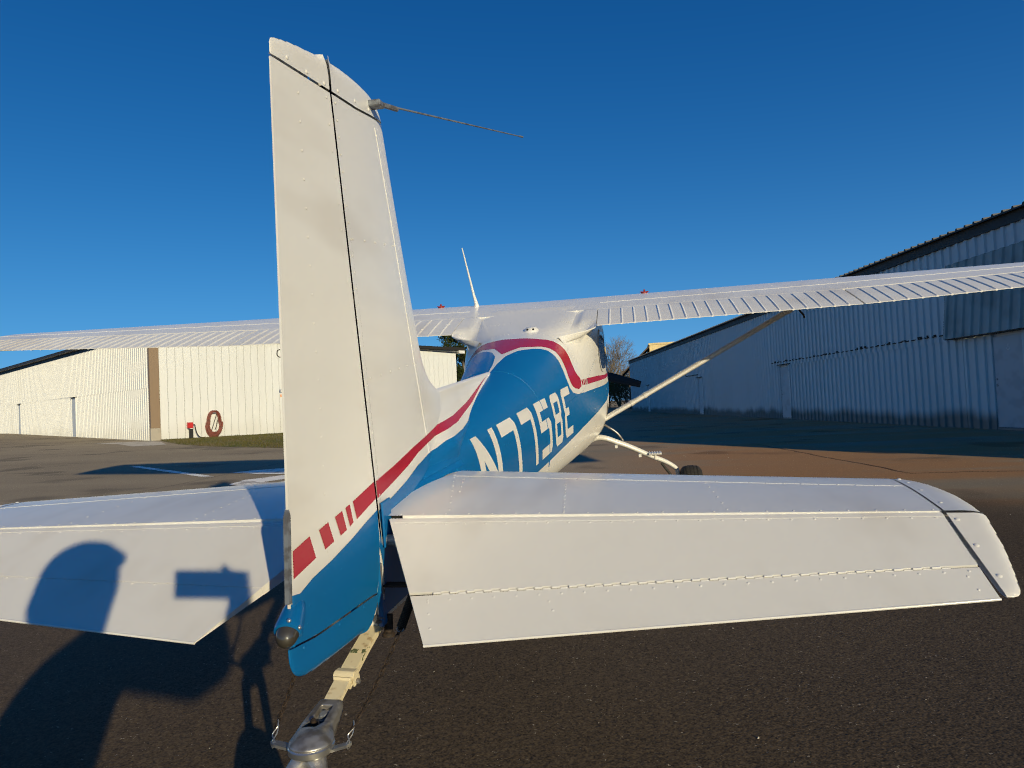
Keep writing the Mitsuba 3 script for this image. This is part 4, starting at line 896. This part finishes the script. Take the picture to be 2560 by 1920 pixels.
# the long grey hangar in shade on the right
RH = 'hangar'; COUNT[RH] = 1
thing(RH, 'long ribbed grey hangar in shade on the right with a black eave', 'hangar')
R = Wall((8.55, 15.85), -9.3, -1)
S_NEAR, S_FAR, ZE = -14.8, 46.5, 4.36
for a, b in ((S_NEAR, -2.05), (-.95, -.02), (.04, 10.1), (11.2, 12.06), (12.12, 22.3), (23.5, 37.6), (38.8, S_FAR)):
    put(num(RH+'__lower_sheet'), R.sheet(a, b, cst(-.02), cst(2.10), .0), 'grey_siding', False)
for a, b in ((10.1, 11.2), (22.3, 23.5), (37.6, 38.8), (-2.05, -.95)):
    put(num(RH+'__door_surround'), R.box(a, b, -.06, -.01, -.02, 2.12), 'grey_siding', False)
for a, b in ((.32, 12.06), (12.12, 29.9), (29.96, S_FAR)):
    put(num(RH+'__upper_sheet'), R.sheet(a, b, cst(2.08), cst(ZE), .016), 'grey_siding', False)
put(num(RH+'__upper_sheet'), R.sheet(-.02, .34, cst(2.08), cst(ZE), .016, pitch=.36), 'grey_siding', False)
put(RH+'__header_sheet', R.sheet(S_NEAR, .32, cst(2.12), cst(3.9), .05, lean=.20, n=4), 'old_siding', False, label='proud weathered sheet hanging over the near door')
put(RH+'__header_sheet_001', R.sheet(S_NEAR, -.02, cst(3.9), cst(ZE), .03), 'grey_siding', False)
hp = Polygon([(0, 2.12), (.25, 2.12), (.085, 3.9), (0.03, 3.9)])
v, f = trimesh.creation.triangulate_polygon(hp, engine='earcut'); put(RH+'__header_cheek', TM(R(np.full(len(v), .32), v[:, 0], v[:, 1]), f), 'old_siding', False)
put(RH+'__header_soffit', R.box(S_NEAR, .30, .02, .235, 2.10, 2.118), 'dark_fascia', False)
for s in (-.02, 12.09, 29.93): put(num(RH+'__corner_trim'), R.box(s-.035, s+.035, 0, .05, 0, ZE, .004), 'grey_siding', 20)
put(RH+'__joint_strip', R.box(.36, 12.0, .0, .052, 2.235, 2.262), 'dark_fascia', False)
dm = []
for k in range(46):      # debris caught on the ledge over the joint
    s = rng.uniform(.6, 12.0); w_ = rng.uniform(.02, .12); dm.append(R.box(s, s+w_, .03, .06, 2.25, 2.25+rng.uniform(.012, .07), .004))
put(RH+'__ledge_debris', cat(dm), 'rust', 20, kind='stuff')
door(RH, R, -1.95, -1.05, 0, 2.03, -.01, 'grey_door_paint', 'grey_siding', 1, 'pale grey door marked 6')
t6 = meshkit.text_mesh('6', .14, .003); v = t6.vertices; t6.vertices = R(-1.50 - .05 + (.1-v[:, 0]), v[:, 2]+.036, v[:, 1]+1.72); put(RH+'__door__number', t6, 'grey_siding', False, label='faint number 6')
for s in (10.2, 22.45, 37.75): door(RH, R, s, s+.9, 0, 2.03, -.01, 'grey_door_paint', 'grey_siding', 1)
put(RH+'__eave', R.box(S_NEAR-.2, S_FAR+.2, -.05, .10, ZE-.02, ZE+.215), 'dark_fascia', False, label='black eave board')
k = int((S_FAR+.2-S_NEAR+.2)/.3); ss = np.concatenate([S_NEAR-.2 + .3*i + .3*A([0, .64, .72, .84, .92]) for i in range(k)]); hh = np.tile([0, 0, .05, .05, 0], k)
put(RH+'__roof', grid(np.stack([R(ss, np.full(len(ss), o), ZE + .225 - (o-.22)*.11 + hh) for o in (.22, -9.0)])), 'roof_metal', False, label='ribbed metal roof')
eb = [R(ss, np.full(len(ss), .22), ZE+.19+0*hh), R(ss, np.full(len(ss), .22), ZE+.225+hh)]
put(RH+'__roof_edge', grid(np.stack(eb)), 'dark_fascia', False)
for s_, nm in ((S_NEAR, 'end_wall'), (S_FAR, 'end_wall_001')):
    pts = Polygon([(0, 0), (-18, 0), (-18, ZE), (-9, ZE+1.1), (0, ZE+.1)]); v, f = trimesh.creation.triangulate_polygon(pts, engine='earcut'); put(RH+'__'+nm, TM(R(np.full(len(v), s_), v[:, 0], v[:, 1]), f), 'grey_siding', False)
put(RH+'__back_roof', grid(np.stack([R(A([S_NEAR-.2, S_FAR+.2]), A([o, o]), A([z, z])) for o, z in ((-9., ZE+1.24), (-18.2, ZE+.2))])), 'roof_metal', False)
put(RH+'__back_wall', grid(np.stack([R(A([S_NEAR, S_FAR]), A([-18., -18.]), A([z, z])) for z in (0, ZE)])), 'grey_siding', False)
put(RH+'__conduit', cat([tube(R(A([23.2, 26.0, 26.1]), A([.06]*3), A([2.30, 2.30, 2.45])), .025, 6)]), 'dark_cable', 40)
# the cream hangar on the left
LH = 'hangar_001'
thing(LH, 'cream metal hangar on the left with a brown corner post and the letter C', 'hangar')
LS = Wall((-19.14, 24.13), -53.5, 1); LF = Wall((-19.14, 24.13), 36.5, 1)
LS.n = A([-LS.u[1], LS.u[0]]); LS.n = LS.n if LS.n@A([19.9, -26.]) > 0 else -LS.n
LF.n = LF.n if LF.n@A([19.9, -26.]) > 0 else -LF.n
gl = lambda s: gz(LS(s, 0, 0)[..., 0]); gf = lambda s: gz(LF(s, 0, 0)[..., 0])
zt_ = lambda s: 4.74 + .0215*np.asarray(s)
jz = lambda s: 2.52 + .0135*np.asarray(s)
for a, b in ((.06, 12.9), (14.3, 30.5), (31.7, 46.)):
    put(num(LH+'__ribbed_sheet'), LS.sheet(a, b, lambda s: gl(s)-.03, jz), 'cream_siding', False)
for a, b in ((.06, 12.9), (12.93, 31.7), (31.73, 46.)):
    put(num(LH+'__upper_ribbed_sheet'), LS.sheet(a, b, lambda s: jz(s)-.03, zt_, .014), 'cream_siding', False)
for a, b in ((12.9, 14.3), (30.5, 31.7)):
    put(num(LH+'__door_surround'), LS.box(a, b, -.03, .005, float(gl(a))-.02, float(jz(b))), 'cream_siding', False)
for s in (13.15, 30.6):
    g0 = float(gl(A([s+.45]))[0]); door(LH, LS, s, s+.95, g0, g0+2.12, .0, 'pale_door_paint', 'cream_siding', -1)
put(LH+'__eave_band', LS.sheet(.0, 46., lambda s: zt_(s)-.01, lambda s: zt_(s)+.17+.0028*s, .03, dep=.02), 'teal_band', False, label='dark ribbed band under the roof edge')
rake = [LS(A([-.3, 46.3]), A([o, o]), zt_(A([-.3, 46.3])) + A([za_, zb_])) for o, za_, zb_ in ((.02, .16, .25), (.32, .16, .25), (.34, .26, .47), (.0, .28, .50), (-.3, .28, .50))]
put(LH+'__roof_edge', grid(np.stack(rake)), 'dark_fascia', False)
zf_ = lambda s: 4.66 - .0135*np.asarray(s)
put(LH+'__corner_post', LF.box(-.02, .36, -.12, .10, float(gf(A([0.]))[0])+.52, 4.75, .01), 'brown_trim', 20, label='brown corner post')
put(LH+'__post_base', LF.box(-.03, .37, -.13, .11, float(gf(A([0.]))[0])-.05, float(gf(A([0.]))[0])+.52, .01), 'concrete', 20)
pw = .3335
for i in range(49):
    s0 = .38 + pw*i; za, zb_ = float(gf(A([s0]))[0])+.02, float(zf_(s0))
    b = LF.box(s0+.006, s0+pw-.006, -.03, .012, za, zb_, .008); put(num(LH+'__wall_panel'), b, 'cream_smooth_siding', False)
put(LH+'__sub_wall', LF.box(.3, 16.7, -.12, -.02, 0., 4.4), 'dark_fascia', False)
put(LH+'__front_gutter', cat([grid(np.stack([LF(A([-.2, 17.2]), A([o, o]), zf_(A([-.2, 17.2]))+z) for o, z in ((.02, -.01), (.30, -.01), (.34, .16), (.0, .20), (-.2, .2))]))]), 'dark_fascia', False, label='dark gutter over the front wall')
put(LH+'__gutter_end', LF.box(16.75, 17.2, .01, .28, 4.25, 4.43, .01), 'cream_siding', 20)
e_ = LF(A([16.66, 16.66]), A([0., -24.]), A([0., 0.])); put(LH+'__end_wall', grid(np.stack([e_ + [0, 0, z] for z in (0, 4.4)])), 'cream_siding', False)
cr_ = np.stack([LS(A([-.3, 46.3]), A([.3, .3]), zt_(A([-.3, 46.3]))+A([.27, .49])), LS(A([-.3, 46.3]), A([-17., -17.]), A([4.3, 5.4]))]); put(LH+'__roof', grid(cr_), 'roof_metal', False)
tc = meshkit.text_mesh('C', .40, .004); v = tc.vertices; tc.vertices = LF(5.60 + v[:, 0], .013+v[:, 2], 3.86 + v[:, 1]); put(LH+'__wall_letter', tc, 'letter_black', False, label='black letter C')
thing('wall_notice', 'small blue notice on the cream wall left of the rudder', 'sign'); put('wall_notice', LF.box(5.71, 5.89, .013, .024, 2.16, 2.32, .003), 'sign_blue', 20); put('wall_notice__figure', LF.box(5.77, 5.83, .025, .028, 2.19, 2.29), 'sign_white', False)
thing('wall_notice_001', 'small orange notice on the cream wall under the blue one', 'sign'); put('wall_notice_001', LF.box(5.74, 5.90, .013, .024, 1.96, 2.09, .003), 'sign_orange', 20)
# hose coiled on the wall
g0 = float(gf(A([2.6]))[0]); hm = []
for k in range(9):
    t_ = np.linspace(0, 2*np.pi, 61); wv = .245 + .045*math.sin(k*1.7); zt2 = 1.42 - .02*(k % 4); zb2 = g0 + .02 + .05*((k*3) % 5); o_ = .05 + .028*(k % 5)
    zc, hz_ = (zt2+zb2)/2, (zt2-zb2)/2
    s_ = 2.58 + .015*math.sin(k*2.1) + wv*np.sign(np.cos(t_))*np.abs(np.cos(t_))**.75*(1 + .22*(np.sin(t_) < 0)); z_ = zc + hz_*np.sin(t_); hm.append(tube(LF(s_, o_+0*t_, z_), .030, 7, cap=False))
thing('coiled_hose', 'red-brown hose coiled on the cream wall behind the left wing', 'hose'); put('coiled_hose', cat(hm), 'hose_rubber', 60)
for q in (0, 1):
    t_ = np.linspace(0, 1, 24); put(num('coiled_hose__loose_strand'), tube(LF(2.70-.32*t_*(1-q*.4)+.1*q, .10+0*t_, 1.28 - .95*t_ + (.25*t_**2 if q else 0)), .017, 6), 'dark_cable', 60)
put('coiled_hose__hanger', LF.box(2.50, 2.68, .01, .16, 1.31, 1.36, .006), 'grey_metal', 20)
g0 = float(gf(A([1.5]))[0])
thing('outlet_post', 'red box on a black post by the cream wall, left of the coiled hose', 'outlet post'); put('outlet_post', LF.box(1.45, 1.59, .20, .33, g0-.02, g0+.42, .012), 'black_paint', 20)
put('outlet_post__red_box', LF.box(1.38, 1.60, .17, .36, g0+.46, g0+.71, .015), 'red_box_paint', 20); put('outlet_post__white_neck', LF.box(1.49, 1.58, .22, .31, g0+.42, g0+.46), 'sign_white', 20)
put('outlet_post__cable', tube(smoothpts(list(LF(A([1.60, 1.68, 1.72, 1.80, 1.95, 2.1]), A([.26]*6), g0 + A([.62, .60, .40, .16, .03, .02]))), 24), .02, 6), 'dark_cable', 60)
# grass verge below the front wall and the concrete edge at its corner
verge = Polygon([tuple(LF(A([.35]), A([.02]), 0)[0][:2]), (-17.7, 23.0), (-15.1, 20.3), (-12.6, 18.35), (-9.07, 16.5), (-5.0, 15.1), (-1.0, 14.6), (-.6, 24.), tuple(LF(A([17.]), A([.0]), 0)[0][:2])])
put('verge', sheet(verge, .008, (2., 2.)), 'dry_grass_ground', False, kind='structure', label='strip of dry grass below the cream wall')
bp = []
x0, y0, x1, y1 = verge.bounds
from shapely import contains_xy
cand = np.c_[rng.uniform(x0, x1, 70000), rng.uniform(y0, y1, 70000)]; cand = cand[contains_xy(verge, cand[:, 0], cand[:, 1])]; cand = cand[:30000]
hgt = rng.uniform(.03, .085, len(cand))*(.7 + .9*meshkit.noise(np.c_[cand*.8, 0*cand[:, 0]])); an = rng.uniform(0, 6.28, len(cand)); wd = .010
base = np.c_[cand, gz(cand[:, 0])+.006]; dx = np.c_[np.cos(an), np.sin(an), 0*an]*wd; ln_ = np.c_[np.sin(an), -np.cos(an), 0*an]*hgt[:, None]*rng.uniform(0, .8, len(cand))[:, None]
V = np.stack([base-dx, base+dx, base+ln_+np.c_[0*hgt, 0*hgt, hgt]], 1).reshape(-1, 3)
put('grass', TM(V, np.arange(len(V)).reshape(-1, 3)), 'grass_blades', False, label='short dry grass along the cream hangar wall', category='grass', kind='stuff')
put('kerb_pad', sheet(Polygon([(-19.6, 23.5), (-18.6, 23.5), (-17.6, 22.7), (-15.6, 20.3), (-16.4, 19.6), (-18.6, 21.6), (-20.6, 22.6)]), .005, (1., 1.)), 'concrete', False, kind='structure', label='pale concrete edge at the hangar corner')
# ------------------------------------------------------------------ background building and trees
thing('far_building', 'yellow building with a brown roof showing above the grey hangar', 'building')
put('far_building__wall', boxm([3.35, 76, 0], [14, 86, 7.05]), 'yellow_wall', False); put('far_building__parapet', boxm([3.25, 75.9, 7.05], [14.1, 86.1, 7.25]), 'yellow_wall', False)
rf_ = A([[[3.34, y, 7.0], [0.2, y, 4.05]] for y in (75.2, 90.)]); put('far_building__roof', cat([grid(rf_), grid(A([[[3.34, 75.2, 6.8], [.2, 75.2, 3.9]], [[3.34, 75.2, 7.0], [.2, 75.2, 4.05]]]))]), 'brown_roof', False); put('far_building__side_wing', boxm([.9, 76, 0], [3.34, 89, 4.3]), 'brown_roof', False)
def prism(a, b, ra, rb, n=4):
    d = b-a; u, v = frame(d); t_ = np.arange(n)*2*np.pi/n
    return np.vstack([a + ra*(np.cos(t_)[:, None]*u + np.sin(t_)[:, None]*v), b + rb*(np.cos(t_)[:, None]*u + np.sin(t_)[:, None]*v)])
def branch_mesh(segs, n=4):
    V, F, o = [], [], 0
    for a, b, ra, rb in segs:
        V.append(prism(a, b, ra, rb, n))
        for j in range(n): F.append([o+j, o+(j+1) % n, o+n+(j+1) % n, o+n+j])
        o += 2*n
    return TM(np.vstack(V), F)
def grow(a, d, L, r, depth, segs, rg, spread=.55, up=.12, tips=None):
    k = 3; p = a.copy()
    for i in range(k):
        d = d + rg.normal(0, .10, 3) + A([0, 0, up*.3]); d /= np.linalg.norm(d); q = p + d*L/k
        segs.append((p, q, r*(1-.22*i/k), r*(1-.22*(i+1)/k))); p = q
        if depth > 0 and i > 0 or depth > 2 and i == 0:
            e = d + rg.normal(0, spread, 3); e[2] += up; e /= np.linalg.norm(e); grow(p, e, L*rg.uniform(.55, .75), r*.5, depth-1, segs, rg, spread, up, tips)
    if depth > 0:
        for _ in range(2):
            e = d + rg.normal(0, spread*.7, 3); e[2] += up; e /= np.linalg.norm(e); grow(p, e, L*rg.uniform(.6, .8), r*.62, depth-1, segs, rg, spread, up, tips)
    elif tips is not None: tips.append(p)
def leaves(pts, n, spread, size, rg):
    c = np.repeat(pts, n, 0) + rg.normal(0, spread, (len(pts)*n, 3)); a = rg.normal(size=c.shape); a /= np.linalg.norm(a, axis=1)[:, None]; b = np.cross(a, rg.normal(size=c.shape)); b /= np.linalg.norm(b, axis=1)[:, None]
    s = size*rg.uniform(.6, 1.3, (len(c), 1)); V = np.stack([c-a*s*.3, c+a*s*.3, c+b*s], 1).reshape(-1, 3); return TM(V, np.arange(len(V)).reshape(-1, 3))
for i, (x, y, hgt_, lab) in enumerate(((-.2, 103., 7.4, 'tall bare tree just right of the fuselage, behind the propeller'), (3.2, 112., 5.8, 'bare tree beyond the grey hangar roof, right of the tallest'), (-4.6, 108., 5.2, 'bare tree mostly hidden behind the fuselage'))):
    rg = np.random.default_rng(40+i); segs, tips = [], []
    for k in range(3):
        d = A([rg.normal(0, .32), rg.normal(0, .3), 1.]); d /= np.linalg.norm(d); grow(A([x+rg.normal(0, .3), y+rg.normal(0, .3), -.1]), d, hgt_*.50, .15, 5 if i == 0 else 4, segs, rg, .66, .16, tips)
    tk = num('bare_tree'); thing(tk, lab, 'tree'); big = [s for s in segs if s[2] > .06]; sml = [s for s in segs if s[2] <= .06]
    put(tk+'__trunk', branch_mesh(big, 6), 'bark', False); put(tk+'__crown', branch_mesh([(a, b, max(r1*.8, .011), max(r2*.8, .009)) for a, b, r1, r2 in sml], 3), 'pale_bark', False)
for i, (x, y, w_, h_, lab) in enumerate(((-2.6, 98., 1.9, 3.9, 'brown leafy shrub nearest the fuselage under the bare trees'), (.6, 97., 1.9, 4.3, 'brown leafy shrub beside the far corner of the grey hangar'), (-5.5, 99., 2.1, 3.9, 'brown leafy shrub hidden behind the fuselage'))):
    rg = np.random.default_rng(70+i); sk = num('shrub'); thing(sk, lab, 'shrub'); segs, tips = [], []
    for k in range(6): d = A([rg.normal(0, .3), rg.normal(0, .3), 1.]); grow(A([x+rg.normal(0, .5), y+rg.normal(0, .5), 0]), d/np.linalg.norm(d), h_*.42, .07, 3, segs, rg, .55, .1, tips)
    put(sk+'__stem', branch_mesh(segs, 4), 'bark', False); put(sk+'__crown', leaves(A(tips), 9, .32, .2, rg), 'shrub_leaves', False)
rg = np.random.default_rng(5); thing('pine_tree', 'dark pine tree rising behind the right end of the cream hangar', 'tree')
segs, tips = [], []; bx, by = -13.6, 58.0; trunk = [A([bx+.1*math.sin(k), by, k*1.0]) for k in range(10)]
for k in range(9): segs.append((trunk[k], trunk[k+1], .2-.018*k, .2-.018*(k+1)))
put('pine_tree__trunk', branch_mesh(segs, 8), 'bark', 40); sg2 = []
for k in range(46):
    z = rg.uniform(2.2, 8.7); L = (2.6 - .16*z)*rg.uniform(.6, 1.15) + .35; an_ = rg.uniform(0, 6.28); a = A([bx, by, z]); b = a + A([math.cos(an_)*L, math.sin(an_)*L, L*rg.uniform(.05, .4)]); m_ = (a+b)/2 + [0, 0, -.1]
    sg2 += [(a, m_, .045, .03), (m_, b, .03, .012)]
    for _ in range(9): tips.append(a + (b-a)*rg.uniform(.35, 1.0) + rg.normal(0, .16, 3))
put('pine_tree__branches', branch_mesh(sg2, 4), 'bark', False); put('pine_tree__crown', leaves(A(tips), 34, .17, .20, rg), 'pine_needles', False)
# ------------------------------------------------------------------ the photographer, behind the camera, whose shadow falls on the left elevator
XR = A([math.cos(AZ), math.sin(AZ), 0.]); BK = A([math.sin(AZ), -math.cos(AZ), 0.]); ZU = A([0, 0, 1.])
def at(a, h, b=0.0): return CAM + XR*a + ZU*h + BK*b
PH = 'phone'
thing(PH, 'dark phone held out sideways to take the picture, seen only as a shadow', 'phone')
ph = boxm([-.034, -.057, -.0085], [.124, .014, 0], .003); v = ph.vertices
ph.vertices = CAM + RIGHT*v[:, :1] + UP*v[:, 1:2] + FWD*(v[:, 2:3]-.004); ph.fix_normals(); put(PH, ph, 'phone_case', 20)
PN = 'person'
thing(PN, 'crouching person with short hair taking the picture, seen only as a shadow', 'person')
sp = {0: (at(-.30, -.20, .04), .115), 1: (at(-.36, -.26, .20), .085), 2: (at(-.36, -.26, -.12), .085), 3: (at(-.44, -.40, .04), .185), 4: (at(-.46, -.66, .04), .175), 5: (at(-.44, -.80, .14), .13), 6: (at(-.44, -.80, -.06), .13),
      7: (at(-.05, -.70, .17), .08), 8: (at(-.05, -.76, -.10), .08), 9: (at(-.24, -.95, .17), .055), 10: (at(-.20, -.96, -.10), .055), 11: (at(-.08, -1.0, .17), .035), 12: (at(-.04, -1.0, -.10), .035),
      13: (at(.0, -.36, .17), .07), 14: (at(.078, -.335, .10), .085), 15: (at(.104, -.20, .05), .056), 16: (at(.108, -.105, .03), .036),
      17: (at(-.10, -.37, -.14), .066), 18: (at(.00, -.36, -.12), .055), 19: (at(-.275, -.09, .04), .082)}
body = blob(sp, [(0, 1), (0, 2), (1, 2), (0, 3), (1, 3), (2, 3), (3, 4), (4, 5), (4, 6), (5, 6), (5, 7), (6, 8), (7, 9), (8, 10), (9, 11), (10, 12), (1, 13), (13, 14), (14, 15), (15, 16), (2, 17), (17, 18), (18, 15), (0, 19)], .03, 8)
put(PN+'__body', body, 'jacket_cloth', True)
hc = at(-.262, .0, .04)
hs_ = {0: (hc + ZU*.035, .098), 1: (hc + XR*.008 - ZU*.03, .082), 2: (hc + XR*.045 - ZU*.075, .034), 3: (hc + XR*.086 - ZU*.004, .011), 4: (hc - ZU*.10 - XR*.005, .083), 5: (hc + XR*.068 - ZU*.045, .018)}
hd = blob(hs_, [(0, 1), (1, 2), (1, 3), (1, 4), (0, 3), (2, 5)], .012, 6); put(PN+'__head', hd, 'skin', True)
for sgn in (1, -1):
    put(num(PN+'__ear'), tube([hc+BK*.088*sgn-XR*.012-ZU*.025, hc+BK*.10*sgn-XR*.022+ZU*.02], [.014, .018], 8), 'skin', 60); put(num(PN+'__eye'), trimesh.creation.icosphere(2, .012).apply_translation(hc+XR*.082+BK*.032*sgn+ZU*.0), 'sign_white', True)
hair = blob({0: (hc + ZU*.040 - XR*.004, .101), 1: (hc + ZU*.082 + XR*.035, .052), 2: (hc + ZU*.075 + XR*.086, .024), 3: (hc - ZU*.02 - XR*.035, .078)}, [(0, 1), (1, 2), (0, 3)], .014, 4); put(PN+'__hair', hair, 'trouser_cloth', True)
hw = at(.112, -.085, .02)      # right hand: palm behind the phone's end, fingers over its top and front edge, thumb below
EDG = CAM + RIGHT*.124 - FWD*.008
pm = trimesh.convex.convex_hull(np.vstack([trimesh.creation.icosphere(1, r_).vertices + c_ for c_, r_ in ((hw, .024), (EDG - UP*.05 + RIGHT*.012 - FWD*.02, .016), (EDG + UP*.0 + RIGHT*.012 - FWD*.02, .015), (EDG - UP*.06 + RIGHT*.004 - FWD*.03, .017))]))
hm = [pm]
for k, (zz, L) in enumerate(((.002, .075), (-.016, .085), (-.034, .08), (-.050, .066))):
    a = EDG + UP*zz + RIGHT*.016 - FWD*.016; b = a + RIGHT*.006 + FWD*.018; c_ = EDG + UP*zz - RIGHT*(L*.28) + FWD*.012
    for p_, q_, r1, r2 in ((a, b, .0095, .009), (b, c_, .009, .0075)): hm.append(trimesh.convex.convex_hull(np.vstack([trimesh.creation.icosphere(1, r1).vertices+p_, trimesh.creation.icosphere(1, r2).vertices+q_])))
ta, tb, tc_ = EDG - UP*.03 - FWD*.03, EDG + UP*.012 - RIGHT*.012 - FWD*.018, EDG + UP*.024 - RIGHT*.026 - FWD*.010
for p_, q_, r1, r2 in ((ta, tb, .012, .010), (tb, tc_, .010, .008)): hm.append(trimesh.convex.convex_hull(np.vstack([trimesh.creation.icosphere(1, r1).vertices+p_, trimesh.creation.icosphere(1, r2).vertices+q_])))
mm = m3.Manifold.batch_boolean([m3.Manifold(m3.Mesh(A(q.vertices, np.float32), A(q.faces, np.uint32))) for q in hm], m3.OpType.Add).refine_to_length(.005).to_mesh()
hh_ = trimesh.Trimesh(mm.vert_properties[:, :3], mm.tri_verts, process=True); trimesh.smoothing.filter_taubin(hh_, iterations=6); put(PN+'__hand', hh_, 'skin', True)
